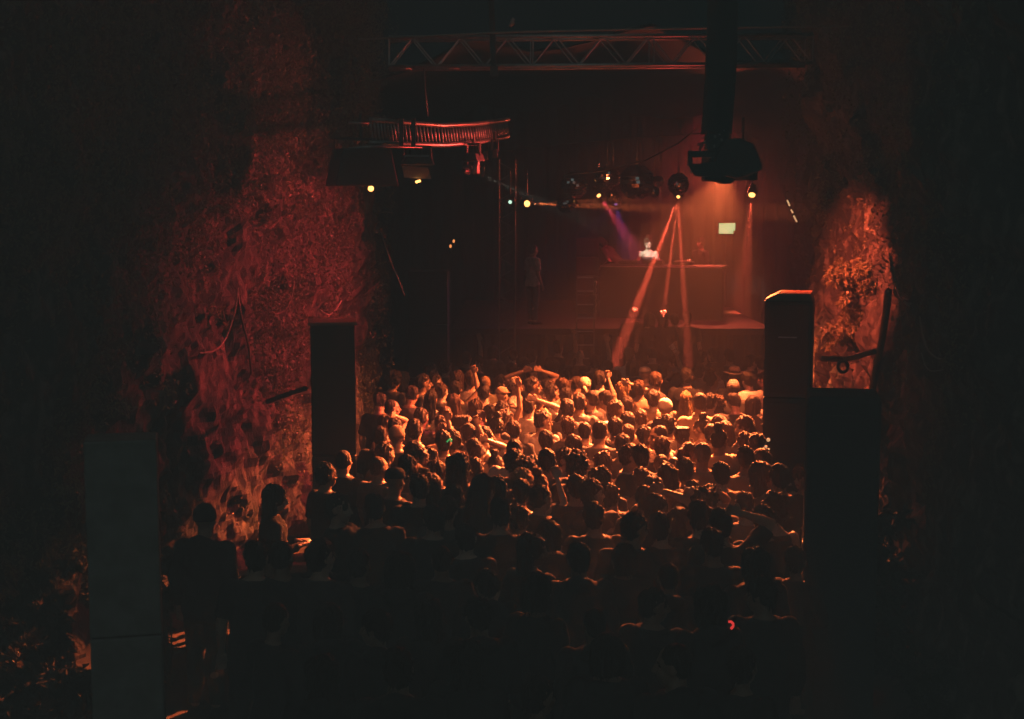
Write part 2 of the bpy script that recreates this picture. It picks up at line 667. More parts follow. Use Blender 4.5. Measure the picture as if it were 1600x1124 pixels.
shrub((-4.15, 11.9, .75), (0.50, 0.55, 0.90), 2400, 0.06, 'added dark bush at the frame edge behind the tall bush and grey speaker column', M['bush'], 14)  # these bushes are added to block lamp light and cover lit ground
shrub((3.52, 12.5, .55), (0.34, 0.55, 0.65), 1800, 0.06, 'added dark bush between the low bush and the wedged bush by the big near cabinet', M['bush'], 12)
shrub((-3.38, 12.3, .85), (0.50, 0.55, 0.95), 2600, 0.06, 'added tall dark bush half hidden behind the grey speaker column', M['bush'], 14)
shrub((3.38, 13.7, .80), (0.36, 0.60, 0.90), 2200, 0.06, 'added tall dark bush wedged between the big near cabinet and the rock', M['bush'], 14)
shrub((3.36, 11.4, .35), (0.30, 0.9, 0.40), 700, 0.05, 'added low dark bush at the foot of the rock beside the big near cabinet', M['bush'], 10)
shrub((-4.3, 10.6, .35), (0.55, 0.8, 0.40), 800, 0.05, 'added low dark bush at the foot of the rock behind the grey speaker column', M['bush'], 10)
shrub((-3.5, 10.6, .30), (0.40, 0.7, 0.35), 600, 0.05, 'added dark bush on the ground between the grey speaker column and the silhouettes', M['bush'], 10)


# ------------------------------------------------------------------ stage
def look(d):
    """rotation that turns local +y into d, local z up"""
    return Vector(d).to_track_quat('Y', 'Z').to_euler()


SZ = 1.84
st = empty('stage', (2.0, 28.2, 0))
tag(st, 'dark raised stage with black skirting where the performer stands', 'stage')
MB().box((0, 4.3, SZ - .06), (6.4, 8.4, .12)).build('deck', M['deck'], st)
sk = MB()
for k in range(90):
    x0 = -3.2 + 6.4 * k / 90
    x1 = -3.2 + 6.4 * (k + 1) / 90
    y0 = .10 + .03 * math.sin(k * 1.9)
    y1 = .10 + .03 * math.sin((k + 1) * 1.9)
    sk.add([(x0, y0, 0.02), (x1, y1, 0.02), (x1, y1, SZ - .125), (x0, y0, SZ - .125)], [(0, 1, 2, 3)])
sk.build('skirt', M['drape'], st, smooth=True)

cu = MB()
NCU = 260
for k in range(NCU):
    xa, xb = -7 + 15 * k / NCU, -7 + 15 * (k + 1) / NCU
    fa, fb = [.16 * math.sin(q * 15 / NCU * 7) + .05 * math.sin(q * .9) for q in (k, k + 1)]
    cu.add([(xa, 38.2 + fa, 0.03), (xb, 38.2 + fb, 0.03), (xb, 38.2 + fb, 7.9), (xa, 38.2 + fa, 7.9)], [(0, 1, 2, 3)])
tag(cu.build('backdrop_curtain', M['drape'], smooth=True), 'tall black pleated curtain hung behind the stage', 'curtain')

# canopy over the stage: sagging dark canvas with a visible thickness
ca = MB()
vs, fs = [], []
nxa, nya = 30, 16
for lay in (0, 1):
    for j in range(nya + 1):
        for i in range(nxa + 1):
            x = -6.5 + 14.5 * i / nxa
            y = 23.0 + 15.5 * j / nya
            z = 7.6 - .05 * (j - 8) ** 2 / 8 - .35 * math.sin(math.pi * (i % 6) / 6) + .1 * noise.noise((x, y, 1)) + .05 * lay - .12 * abs(x - 1.5) ** 1.2
            vs.append((x, y, z))
n0 = (nxa + 1) * (nya + 1)
for lay in (0, 1):
    for j in range(nya):
        for i in range(nxa):
            a = lay * n0 + j * (nxa + 1) + i
            q = (a, a + 1, a + nxa + 2, a + nxa + 1)
            fs.append(q if lay else q[::-1])
ca.add(vs, fs)
tag(ca.build('canopy', M['canvas'], smooth=True), 'dark canvas canopy sagging over the stage', 'canopy')

# performer's table
bp0, bp1 = at(938, 414, 31.0), at(1128, 409, 30.2)
bt = empty('performer_table', (bp0.x, bp0.y, SZ))
bt.rotation_euler = (0, 0, math.atan2(bp1.y - bp0.y, bp1.x - bp0.x))
tag(bt, 'long black table front with thin lit top edge, the performer behind it', 'table')
Lb = math.hypot(bp1.x - bp0.x, bp1.y - bp0.y)
hb = bp0.z - SZ
MB().box((Lb / 2, .05, hb / 2 - .03), (Lb, .08, hb - .06)).build('front_panel', M['black'], bt)
MB().box((Lb / 2, .45, hb - .03), (Lb, .9, .05)).build('table_top', M['black'], bt, bevel=.006)
MB().box((Lb / 2, -.012, hb - .028), (Lb, .022, .022)).build('edge_strip', M['edge'], bt)
for xx in (.12, Lb - .12):
    MB().box((xx, .6, hb / 2 - .03), (.06, .5, hb - .07)).build('support', M['black'], bt)


def on_table(dx, dy):
    a = bt.rotation_euler.z
    return Vector((bt.location.x + dx * math.cos(a) - dy * math.sin(a), bt.location.y + dx * math.sin(a) + dy * math.cos(a), bp0.z - .004))


for dx, lab in ((.55, 'flat record deck on the black table at the side near the tall ladder rack'), (1.75, 'flat record deck on the black table beyond the performer')):
    p = on_table(dx, .42)
    r_ = empty('record_deck', p, (0, 0, bt.rotation_euler.z))
    tag(r_, lab, 'record deck')
    MB().box((0, 0, .045), (.42, .34, .07)).build('plinth', M['dark_steel'], r_, bevel=.008)
    MB().loft([(.082, -.03, 0, .15, .15), (.095, -.03, 0, .15, .15)], 28).build('platter', M['steel'], r_, smooth=False)
    MB().tube([(.16, .12, .11), (.15, -.02, .115), (.10, -.09, .10)], .007).build('tone_arm', M['alu'], r_)
p = on_table(1.15, .40)
r_ = empty('mixer', p, (0, 0, bt.rotation_euler.z))
tag(r_, 'black sound mixer between the two record decks', 'mixer')
MB().box((0, 0, .05), (.32, .36, .09)).build('case', M['black'], r_, bevel=.006)
for i in range(4):
    for j in range(3):
        MB().loft([(.096, -.11 + i * .072, -.02 + j * .06, .012, .012), (.118, -.11 + i * .072, -.02 + j * .06, .010, .010)], 10).build('knob', M['alu'], r_)

# pale screen
sp = at(1136, 357, 33.5)
r_ = empty('screen', (sp.x, sp.y, SZ))
tag(r_, 'glowing pale green screen on a stand with a dark notch at one corner', 'screen')
hz_ = sp.z - SZ
w2, h2 = .19, .125
MB().prism([(-w2, hz_ - h2), (w2 - .045, hz_ - h2), (w2 - .045, hz_ - h2 + .075), (w2, hz_ - h2 + .075), (w2, hz_ + h2), (-w2, hz_ + h2 - .01)], -.012, 0).build('lit_panel', M['screen'], r_)
MB().box((0, .03, hz_), (.42, .05, .29)).build('back_case', M['black'], r_)
MB().tube([(0, .05, hz_ - .1), (0, .05, .03)], .02).build('stand', M['dark_steel'], r_)
MB().loft([(0.002, 0, .05, .22, .22), (.03, 0, .05, .20, .20)], 20).build('base', M['dark_steel'], r_)


# ---------------------------------------------------------------- cabinets
def cabinet(name, px, py_top, Y, wpx, depth, yaw, label, n=3, material='speaker', bottom=None, cat='loudspeaker', topmat=None, split=None, grille=True, group=None):
    t = at(px, py_top, Y)
    w = wpx / F * Y
    root = empty(name, (t.x, Y + depth / 2, bottom or 0), (0, 0, R(yaw)))
    tag(root, label, cat, group)
    H = t.z - (bottom or 0)
    h = H / n
    for k in range(n):
        MB().box((0, 0, h * (k + .5)), (w, depth, h - .012)).build('cabinet', M[material], root, bevel=.014)
        if grille:
            MB().box((0, -depth / 2 - .010, h * (k + .5)), (w - .07, .02, h - .10)).build('grille', M['mesh'] if material != 'column' else M[material], root, bevel=.006)
        for s in (-1, 1):
            MB().box((s * (w / 2 + .004), 0, h * (k + .55)), (.012, .18, .09)).build('handle', M['dark_steel'], root, bevel=.004)
    if topmat:
        MB().box((0, 0, H + .012), (w + .05, depth + .05, .035)).build('lid', M[topmat], root, bevel=.008)
    return root, H, w


cabinet('speaker_column', 515, 508, 15.9, 70, .55, 7, 'tall plain black speaker column with thin red lit lid against the ivy rock', 2, topmat='wood', grille=False)
c_, H_, w_ = cabinet('speaker_column', 1243, 470, 15.7, 74, .60, -14, 'tall black speaker column with red lit sloping top beside leafy shrubs', 3)
lid = MB()
lid.add([(-w_ / 2, -.40, H_ + .004), (w_ / 2, -.40, H_ + .004), (w_ / 2, .40, H_ + .004), (-w_ / 2, .40, H_ + .004),
         (-w_ / 2 + .14, -.30, H_ + .075), (w_ / 2 - .03, -.30, H_ + .075), (w_ / 2 - .03, .38, H_ + .075), (-w_ / 2 + .14, .38, H_ + .075)],
        [(0, 1, 2, 3), (4, 5, 6, 7), (0, 1, 5, 4), (1, 2, 6, 5), (2, 3, 7, 6), (3, 0, 4, 7)])
lid.build('sloping_top', M['wood'], c_)
MB().box((.0, -.395, H_ - .40), (.20, .02, .012)).build('trim_bar', M['edge'], c_)

c_, H_, w_ = cabinet('speaker_cabinet', 1331, 620, 11.0, 116, .60, -11, 'big near black speaker cabinet with rounded top corners under a dull cover', 1, 'navy', grille=False)
for o in list(c_.children):
    for md in o.modifiers:
        md.width, md.segments = .045, 4
MB().box((-.02, -.305, H_ - .16), (.30, .012, .02)).build('trim_bar', M['dark_steel'], c_)
cabinet('speaker_column', 178, 688, 9.5, 112, .36, 13, 'near grey speaker column, blurred and pale, standing alone beside red lit leaves', 2, 'column', grille=False)
cabinet('speaker_stack', 668, 424, 27.0, 62, .8, 0, 'dark speaker stack with wide front grille far back beside the stage', 3)
cabinet('amplifier_rack', 918, 372, 32.2, 36, .5, 0, 'narrow dark equipment rack standing on the stage beside the table', 4, bottom=SZ)

# ladder rack in front of the stage
lp = at(916, 438, 27.6)
r_ = empty('step_ladder', (lp.x, lp.y, 0), (R(-7), 0, 0))
tag(r_, 'metal step ladder leaning on the stage under the table end', 'ladder')
for s in (-1, 1):
    MB().box((s * .17, 0, lp.z / 2), (.03, .05, lp.z)).build('rail', M['steel'], r_)
for k in range(11):
    MB().box((0, 0, .25 + k * .265), (.32, .06, .025)).build('step', M['alu'], r_)
# coiled bright cable bundle beside the ladder
b = MB()
pts = [at(930 + 1.2 * math.sin(k * 1.7), 440 + k * 3.0, 27.4) for k in range(20)]
b.tube([p + Vector((0, .02 * math.cos(k * 2.1), 0)) for k, p in enumerate(pts)], .022, 6)
tag(b.build('cable_loom', M['cable_pale'], smooth=True), 'pale twisted cable loom hanging beside the step ladder', 'cable')

# tower mast at stage side
tw = empty('lattice_tower', at(792, 300, 28.4) * 1)
tw.location.z = 0
tag(tw, 'thin upright lattice tower carrying the sideways orange lamp', 'tower')
hw = .16
for sx_, sy_ in ((-1, -1), (1, -1), (1, 1), (-1, 1)):
    MB().tube([(sx_ * hw, sy_ * hw, 0), (sx_ * hw, sy_ * hw, 5.2)], .022, 8).build('upright', M['steel'], tw)
for k in range(13):
    z0 = .2 + k * .38
    MB().tube([(-hw, -hw, z0), (hw, -hw, z0 + .19), (hw, hw, z0 + .2), (-hw, hw, z0 + .38)], .010, 6).build('brace', M['steel'], tw)


# ---------------------------------------------------------------- overhead truss
def truss(p0, p1, w, n, label, name='truss', r=.024, rb=.010):
    p0, p1 = Vector(p0), Vector(p1)
    d = (p1 - p0)
    L = d.length
    root = empty(name, p0, (0, 0, math.atan2(d.y, d.x)))
    tag(root, label, 'truss')
    dz = d.z
    cs = [(-w / 2, -w / 2), (w / 2, -w / 2), (w / 2, w / 2), (-w / 2, w / 2)]
    P = lambda t, c: (L * t, c[0], c[1] + dz * t)
    for c in cs:
        MB().tube([P(0, c), P(1, c)], r, 10).build('chord', M['alu'], root, smooth=True)
    for (a, b_) in ((0, 3), (1, 2), (0, 1), (3, 2)):
        for k in range(n):
            t0, t1, t2 = k / n, (k + .5) / n, (k + 1) / n
            MB().tube([P(t0, cs[a]), P(t1, cs[b_])], rb, 6).build('brace', M['alu'], root)
            if a == 0 and b_ == 3 or a == 1:
                MB().tube([P(t1, cs[b_]), P(t2, cs[a])], rb, 6).build('brace', M['alu'], root)
    for t in (0, .335, .62, .78, 1):
        for c, e in ((0, 3), (1, 2)):
            MB().tube([P(t, cs[c]), P(t, cs[e])], rb, 6).build('post', M['alu'], root)
    return root


truss(at(608, 84, 18.2), at(1264, 79, 18.6), .36, 9, 'long aluminium box truss spanning the sky above the crowd')
b = MB()
b.tube([at(560, 62, 17.4), at(800, 50, 17.5), at(1100, 44, 17.6), at(1330, 41, 17.8)], .012, 6)
tag(b.build('steel_cable', M['cable_pale'], smooth=True), 'thin straight cable stretched just above the long box truss', 'cable')
for px_, lab in ((766, 'narrow dark drop bar in front of the box truss, well away from the lamp mast'),):
    a, c = at(px_, -30, 17.6), at(px_ + 6, 112, 17.6)
    b = MB()
    b.tube([a, c], .035, 8)
    b.box(c, (.10, .10, .12))
    tag(b.build('drop_bar', M['black']), lab, 'bar')
sh_ = MB()
sh_.tube([at(797, 42, 17.3), at(800, 33, 17.3), at(803, 29, 17.3)], .022, 8)
sh_.tube([at(800, 40, 17.3), at(803, 34, 17.3)], .015, 8)
tag(sh_.build('shackle', M['alu'], smooth=True), 'small shiny shackle glinting orange above the box truss', 'shackle')
for i, (pts, lab, mm) in enumerate((
        ([(662, 104, 18.2), (664, 140, 18.2), (668, 182, 18.1)], 'thin hanging wire dropping from the box truss to the curved cable ladder', 'cable'),
        ([(880, 274, 26), (940, 268, 25), (1010, 250, 24), (1060, 224, 22), (1095, 196, 20)], 'slack dark cable sweeping up to the hanging lamp cluster', 'cable'),
        ([(790, 236, 27), (900, 224, 27), (1040, 212, 27), (1100, 208, 27)], 'faint straight cable under the canopy above the mirror balls', 'cable'))):
    b = MB()
    b.tube([at(*p) for p in pts], .012, 6)
    tag(b.build('hanging_cable', M[mm], smooth=True), lab, 'cable')

# curved cable ladder with many rungs
cl = empty('cable_ladder', at(680, 208, 18))
tag(cl, 'curved metal cable ladder with many close rungs glowing orange red', 'cable ladder')
tt = np.linspace(0, 1, 25)
topx = np.interp(tt, [0, .2, .45, .7, 1], [577, 622, 690, 745, 794])
topy = np.interp(tt, [0, .2, .45, .7, 1], [187, 191, 196.5, 194, 187])
boty = np.interp(tt, [0, .2, .45, .7, 1], [223, 225, 227, 223.5, 213])
dep = 17.2 + 2.6 * tt ** 1.6
o0 = cl.location
for ys in (topy, boty):
    MB().tube([at(topx[k], ys[k], dep[k]) - o0 for k in range(25)], .030, 10).build('rail', M['alu'], cl, smooth=True)
MB().tube([at(545, 232, 17.0) - o0, at(585, 229, 17.1) - o0, at(660, 231, 17.4) - o0], .014, 8).build('lower_bar', M['alu'], cl, smooth=True)
MB().tube([at(545, 192, 17.0) - o0, at(577, 193, 17.1) - o0], .014, 8).build('lower_bar', M['alu'], cl, smooth=True)
for k in range(48):
    t = (k + .5) / 48
    t = t ** .93
    x_, a_, c_2, d_ = [np.interp(t, tt, q) for q in (topx, topy, boty, dep)]
    MB().tube([at(x_ - 2, a_, d_) - o0, at(x_ + 2.5, c_2, d_ + .05) - o0], .013, 6).build('rung', M['alu'], cl, smooth=True)
for px_ in (627, 646):
    MB().box(at(px_, 207, 17.35) - o0, (.05, .05, .34)).build('clamp', M['black'], cl)


# ---------------------------------------------------------------- lamps
def lamp_data(name, col, power, cone, blend, soft):
    d = bpy.data.lights.new(name, 'SPOT')
    d.color = col
    d.energy = power
    d.spot_size = R(cone)
    d.spot_blend = blend
    d.shadow_soft_size = soft
    return d


def stage_light(pos, target, label, lens='lens', rl=.07, size=.14, beams=(), name='stage_light', body='black', drop=.5, group='stage lamps hung over the stage'):
    """round spotlight: tapered housing, lens, yoke, clamp and drop pole; beams = (target, colour, power, cone, blend)"""
    pos = Vector(pos)
    d = (Vector(target) - pos).normalized()
    root = empty(name, pos)
    tag(root, label, 'stage light', group)
    e = look(d)
    hs = MB()
    Q = e.to_matrix()
    h = empty_rot = np.array(Q)
    rows = [(-.42, .35), (-.40, .6), (-.28, .72), (-.10, .92), (0, 1.0), (.02, 1.0)]
    rs = []
    for yy, rr in rows:
        rs.append([h @ np.array([size * rr * math.cos(2 * math.pi * k / 20), yy * size / .16, size * rr * math.sin(2 * math.pi * k / 20)]) for k in range(20)])
    hs.rings(rs)
    hs.build('housing', M[body], root, smooth=True)
    ln = MB()
    ln.ell(h @ np.array([0, .02 * size / .16 + .004, 0]), (rl, .03, rl), h, 18, 10)
    ln.build('lens', M[lens], root, smooth=True)
    yk = MB()
    s = size * 1.15
    yk.tube([(-s, 0, 0), (-s, 0, s * 1.3), (s, 0, s * 1.3), (s, 0, 0)], .014, 6)
    yk.build('yoke', M['dark_steel'], root)
    pl = MB()
    pl.tube([(0, 0, s * 1.3), (0, 0, s * 1.3 + drop)], .018, 8)
    pl.build('drop_pole', M['dark_steel'], root)
    for i, (tg, col, power, cone, blend, *soft) in enumerate(beams):
        ld = lamp_data('beam', col, power, cone, blend, soft[0] if soft else .02)
        l = bpy.data.objects.new('beam', ld)
        COL.objects.link(l)
        off = d * (.05 + .02 * size / .16 + .03)
        l.location = pos + off
        l.rotation_euler = (Vector(tg) - (pos + off)).to_track_quat('-Z', 'Y').to_euler()
    return root


# the big warm flood hidden behind the hanging cluster: lights the crowd and both rock faces
KEY = at(1140, 257, 20.6)
key_fix = stage_light(KEY, (0.9, 17.4, 0.0), 'broad orange flood lamp hung behind the big hanging cluster', 'lens', .10, .15,
                      [((1.1, 18.6, 0.0), ORANGE, 13000, 96, .7, .02),
                       ((0.5, 15.6, 1.0), ORANGE, 48000, 62, .8, .02)])
# top hat shade added round the flood, unseen, to cut light above the heads
th = MB()
for k in range(18):
    a0, a1 = R(150 + 200 * k / 18), R(150 + 200 * (k + 1) / 18)
    q0 = [(r * math.cos(a), r * math.sin(a), z) for z in (-.245 if k < 6.3 else -.205 if k < 8.2 else -.188 if k < 10.7 else -.235, .16) for r in (.39, .40) for a in (a0, a1)]
    th.add(q0, [(0, 1, 3, 2), (4, 6, 7, 5), (0, 4, 5, 1), (2, 3, 7, 6), (0, 2, 6, 4), (1, 5, 7, 3)])
th.build('light_cutoff', M['black'], key_fix)
RWASH = at(1160, 262, 18.9)  # added hidden red lamp, brightens the rock, cable ladder and truss
stage_light(RWASH, (-1.5, 18.5, 4.4), 'unseen red flood lamp added behind the big hanging cluster to wash the ivy rock', 'lens_dim', .06, .10,
            [((-1.9, 18.2, 3.0), (1, .060, .058), 4800, 58, .9, .25),
             ((-1.0, 18.3, 5.3), (1, .10, .06), 1300, 30, .8, .05),
             ((1.0, 16.6, 6.4), (1, .075, .06), 80, 110, .8, .2),
             ((4.1, 16.6, 2.3), (1, .09, .045), 350, 60, .9, .1)])
# warm wash over the stage, also behind the cluster
WASH = at(1122, 266, 32.4)
stage_light(WASH, at(1115, 420, 28), 'orange wash lamp over the stage, hidden behind the hanging cluster', 'lens', .10, .16,
            [(at(1108, 430, 27.5), (1, .12, .055), 1250, 110, .9, .08)])
stage_light(at(1121, 150, 30), at(1095, 400, 31), 'unseen deep red wash lamp added under the canopy behind the draped mast', 'lens_dim', .05, .12,
            [(at(1085, 400, 31), (1, .025, .06), 1300, 100, .9, .1)])  # added out of sight to redden the stage air
# thin beams
p = at(823, 318.5, 28.0)
stage_light(p, at(900, 317, 26.0), 'round orange lamp shining a flat beam sideways from the lattice tower', 'lens', .062, .10,
            [(at(900, 321, 27.2), ORANGE, 60000, 4.0, .3), (at(900, 315, 27.2), ORANGE, 40000, 3.0, .3)])
p = at(935, 305, 28.2)
stage_light(p, at(1000, 400, 27), 'small lamp sending an orange to magenta beam down towards the performer', 'lens', .042, .09,
            [(at(1010, 412, 33.6), (1, .07, .11), 50000, 5.5, .4), (at(995, 410, 33.6), (1, .05, .12), 5000, 7, .6)])
p = at(1060, 307, 28.6)
stage_light(p, at(1020, 480, 26.5), 'lamp below the biggest bare mirror ball fanning three beams down', 'lens', .034, .08,
            [(at(986, 500, 27.1), BEAM, 330000, 4.8, 1.0), (at(1036, 496, 27.1), BEAM, 250000, 3.0, 1.0), (at(1070, 480, 27.1), BEAM, 180000, 3.8, 1.0), (at(1003, 500, 27.1), BEAM, 90000, 2, 1.0)])
p = at(1175, 304, 28.4)
stage_light(p, at(1163, 390, 27.4), 'round bright lamp with a short thin beam above the pale green screen', 'lens', .066, .10,
            [(at(1166, 396, 30.2), BEAM, 65000, 7.5, .8), (at(1158, 396, 30.2), ORANGE, 30000, 3, .3), (at(1172, 396, 30.2), ORANGE, 24000, 3, .3)])
# white key on the performer
p = at(747, 272, 24.5)
PERF = at(1013, 388, 31.6)
stage_light(p, PERF, 'tiny white lamp under the cable ladder aimed at the performer', 'lens_white', .022, .09,
            [(PERF + Vector((-.04, 0, .02)), (1, .92, .74), 6500, 4.2, .6)])
# warm rim from the other side
# cool violet haze lamp
p = at(962, 318, 33.2)
stage_light(p, at(970, 420, 32.5), 'dim violet lamp glowing behind the mirror balls', 'lens_violet', .04, .13,
            [(at(990, 420, 33.6), (.30, .10, .70), 1500, 36, .9), (at(835, 430, 29.6), (.55, .15, .7), 160, 20, .9), (at(941, 400, 32.3), (1, .08, .35), 60, 16, .9)])
p = at(797, 316, 28.1)
stage_light(p, at(780, 330, 10), 'little cold white lamp beside the sideways orange lamp', 'lens_white', .035, .07)
# left rig
p = at(549, 287, 17.3)


def flood(pos, face, label, w, h, d, lens=None, barn=True, panel='glass_off', tilt=0, drop=.5, name='flood_light', taper=.75):
    """box flood: tapered housing, front, barn door flap, yoke and drop pole, face = direction the front looks"""
    root = empty(name, pos, (R(tilt), 0, math.atan2(-face[0], face[1])))
    tag(root, label, 'flood light')
    hs = MB()
    tw_ = w * taper
    hs.add([(-tw_ / 2, -d / 2, h / 2), (tw_ / 2, -d / 2, h / 2), (tw_ / 2, d / 2, h / 2), (-tw_ / 2, d / 2, h / 2),
            (-w / 2, -d / 2, -h / 2), (w / 2, -d / 2, -h / 2), (w / 2, d / 2, -h / 2), (-w / 2, d / 2, -h / 2)],
           [(0, 1, 2, 3), (7, 6, 5, 4), (0, 4, 5, 1), (1, 5, 6, 2), (2, 6, 7, 3), (3, 7, 4, 0)])
    hs.build('housing', M['black'], root, bevel=.012)
    MB().tube([(-w * .42, 0, h * .2), (-w * .42, 0, h * .5 + .12), (w * .42, 0, h * .5 + .12), (w * .42, 0, h * .2)], .018, 6).build('yoke', M['dark_steel'], root)
    MB().tube([(0, 0, h * .5 + .12), (0, 0, h * .5 + .12 + drop)], .022, 8).build('drop_pole', M['dark_steel'], root)
    if barn:
        MB().add([(-w * .5, -d * .5, -h * .5 - .004), (w * .5, -d * .5, -h * .5 - .004), (w * .62, -d * .9, -h * .5 - .16), (-w * .62, -d * .9, -h * .5 - .16),
                  (-w * .5, -d * .5 + .012, -h * .5 - .004), (w * .5, -d * .5 + .012, -h * .5 - .004), (w * .62, -d * .9 + .012, -h * .5 - .16), (-w * .62, -d * .9 + .012, -h * .5 - .16)],
                 [(0, 1, 2, 3), (7, 6, 5, 4), (0, 4, 5, 1), (1, 5, 6, 2), (2, 6, 7, 3), (3, 7, 4, 0)]).build('barn_door', M[panel], root)
    if lens:
        MB().ell((0, 0, -h / 2 - .02), (lens[1], lens[1], .05), None, 16, 9).build('lens', M[lens[0]], root, smooth=True)
    return root


fl = flood(at(565, 262, 17.2), (0.4, -1), 'wide black flood housing with a small bright orange lens showing under it', .78, .44, .5, None, False, drop=.3)
MB().ell((-.13, -.06, -.25), (.035, .035, .035), None, 16, 9).build('lens', M['lens'], fl, smooth=True)
fl = flood(at(652, 252, 17.6), (0.2, -1), 'black flood lamp with a red lit flat flap, hung below the cable ladder', .40, .10, .30, None, False, drop=.12)
MB().box((.02, -.02, .062), (.30, .28, .02)).build('lit_top_plate', M['glass_off'], fl)
MB().add([(-.15, -.16, -.07), (.17, -.16, -.055), (.14, -.20, -.20), (-.20, -.20, -.215), (-.15, -.148, -.07), (.17, -.148, -.055), (.14, -.188, -.20), (-.20, -.188, -.215)],
         [(0, 1, 2, 3), (7, 6, 5, 4), (0, 4, 5, 1), (1, 5, 6, 2), (2, 6, 7, 3), (3, 7, 4, 0)]).build('flap', M['glass_off'], fl)
MB().tube([(-.06, -.17, -.235), (.0, -.17, -.255)], .016, 8).build('lens', M['lens'], fl, smooth=True)
fl = flood(at(740, 246, 18.4), (-.5, -1), 'narrow black lamp with a red lit funnel snoot under the cable ladder end', .22, .10, .22, None, False, drop=.06)
MB().rings([[(.00 + .03 * math.cos(a), -.1 + .03 * math.sin(a), -.04) for a in np.linspace(0, 5.6, 8)], [(.05 + .06 * math.cos(a), -.14 + .06 * math.sin(a), -.20) for a in np.linspace(0, 5.6, 8)]]).build('snoot', M['glass_off'], fl)
for px_, py_, lab in ((773, 240, 'small square red lit lamp, farther along from the snoot lamp'), (758, 243, 'tiny square lamp between the snoot lamp and the next square lamp')):
    fl = flood(at(px_, py_, 19), (0, -1), lab, .09, .12, .1, None, False, drop=.1)
    MB().box((0, -.056, 0), (.075, .01, .10)).build('front', M['glass_off'], fl)
fl = stage_light(at(730, 268, 19), at(975, 290, 26.6), 'tiny orange pin spot hanging under the snoot lamp', 'lens_dim', .022, .05,
                 [(at(975, 290, 26.6), ORANGE, 3000, 13, .5, .04)], group=None)

# big hanging cluster
HX = at(1120, 262, 15.0)
cl = empty('hanging_lamp_cluster', HX)
tag(cl, 'big black hanging lamp with open frame and barn door, silhouetted against orange glow', 'stage light')
pxm = 15.0 / F


def q(x, y):
    """zoomed-view outline points -> local metres"""
    return ((1040 + x / 5.707 - 1120) * pxm, -(150 + y / 5.707 - 262) * pxm)


MB().prism([q(450, 490), q(492, 405), q(620, 385), q(750, 440), q(800, 540), q(835, 640), q(800, 682), q(610, 742), q(420, 700), q(410, 600)], -.22, .30).build('housing', M['black'], cl, bevel=.02)
fr = MB()
for a_, b_2 in (((195, 495), (230, 625)), ((230, 495), (460, 552)), ((400, 540), (470, 625)), ):
    x0, z0 = q(*a_)
    x1, z1 = q(*b_2)
    fr.box(((x0 + x1) / 2, -.05, (z0 + z1) / 2), (abs(x1 - x0), .06, abs(z1 - z0)))
fr.build('open_frame', M['black'], cl)
MB().prism([q(172, 612), q(300, 606), q(460, 590), q(520, 720), q(350, 722), q(232, 718)], -.26, -.22).build('barn_door', M['black'], cl)
MB().prism([q(330, 725), q(480, 715), q(610, 735), q(570, 785), q(490, 782), q(450, 766), q(325, 752)], -.16, .1).build('lens_barrel', M['black'], cl, bevel=.01)
yk = MB()
for a_, b_2 in (((285, 440), (480, 400)), ((330, 430), (300, 490)), ((400, 420), (420, 490)), ((470, 400), (440, 490))):
    x0, z0 = q(*a_)
    x1, z1 = q(*b_2)
    yk.tube([(x0, 0, z0), (x1, 0, z1)], .014, 6)
yk.ell((q(380, 470)[0], 0, q(380, 470)[1]), (.03, .03, .03), None, 8, 6)
yk.ell((q(430, 480)[0], 0, q(430, 480)[1]), (.025, .03, .03), None, 8, 6)
yk.build('yoke', M['dark_steel'], cl, smooth=True)
MB().box((q(410, 410)[0], .02, q(410, 410)[1]), (.15, .03, .016)).build('tie_bar', M['alu'], cl)
ld = lamp_data('beam', (1, .11, .045), 2500, 58, .8, .05)
l = bpy.data.objects.new('beam', ld)
COL.objects.link(l)
l.location = HX + Vector((.46, .12, -.02))
l.rotation_euler = (on_rock(1325, 480, .1) - l.location).to_track_quat('-Z', 'Y').to_euler()
ld = lamp_data('beam', ORANGE, 1400, 80, .9, .05)
l = bpy.data.objects.new('beam', ld)
COL.objects.link(l)
l.location = HX + Vector((-.05, .36, -.16))
l.rotation_euler = (Vector((.6, 17.2, 1.3)) - l.location).to_track_quat('-Z', 'Y').to_euler()
ms = empty('hanging_mast', at(1120, 225, 15.05))
tag(ms, 'black draped mast dropping in front of the truss down to the lamp cluster', 'mast')
mast = MB()
rs = []
for k in range(40):
    z = -.02 + 2.3 * k / 39
    rs.append([(.155 * math.cos(a) * (1 + .10 * math.sin(5 * a + z * 2)) + .03 * math.sin(z * 1.3), .13 * math.sin(a) * (1 + .1 * math.cos(4 * a + z)), z + .12) for a in np.linspace(0, 2 * math.pi, 26, endpoint=False)])
mast.rings(rs)
mast.build('sleeve', M['drape'], ms, smooth=True)
mt = MB()
mt.box((0, 0, .03), (.24, .2, .20))
mt.build('motor_box', M['black'], ms, bevel=.02)
lk = MB()
for k in range(7):
    lk.ell((-.02 + .10 * random.random() - .03, -.115, -.06 + .032 * k), (.014, .012, .018), None, 8, 6)
lk.build('chain', M['alu'], ms, smooth=True)


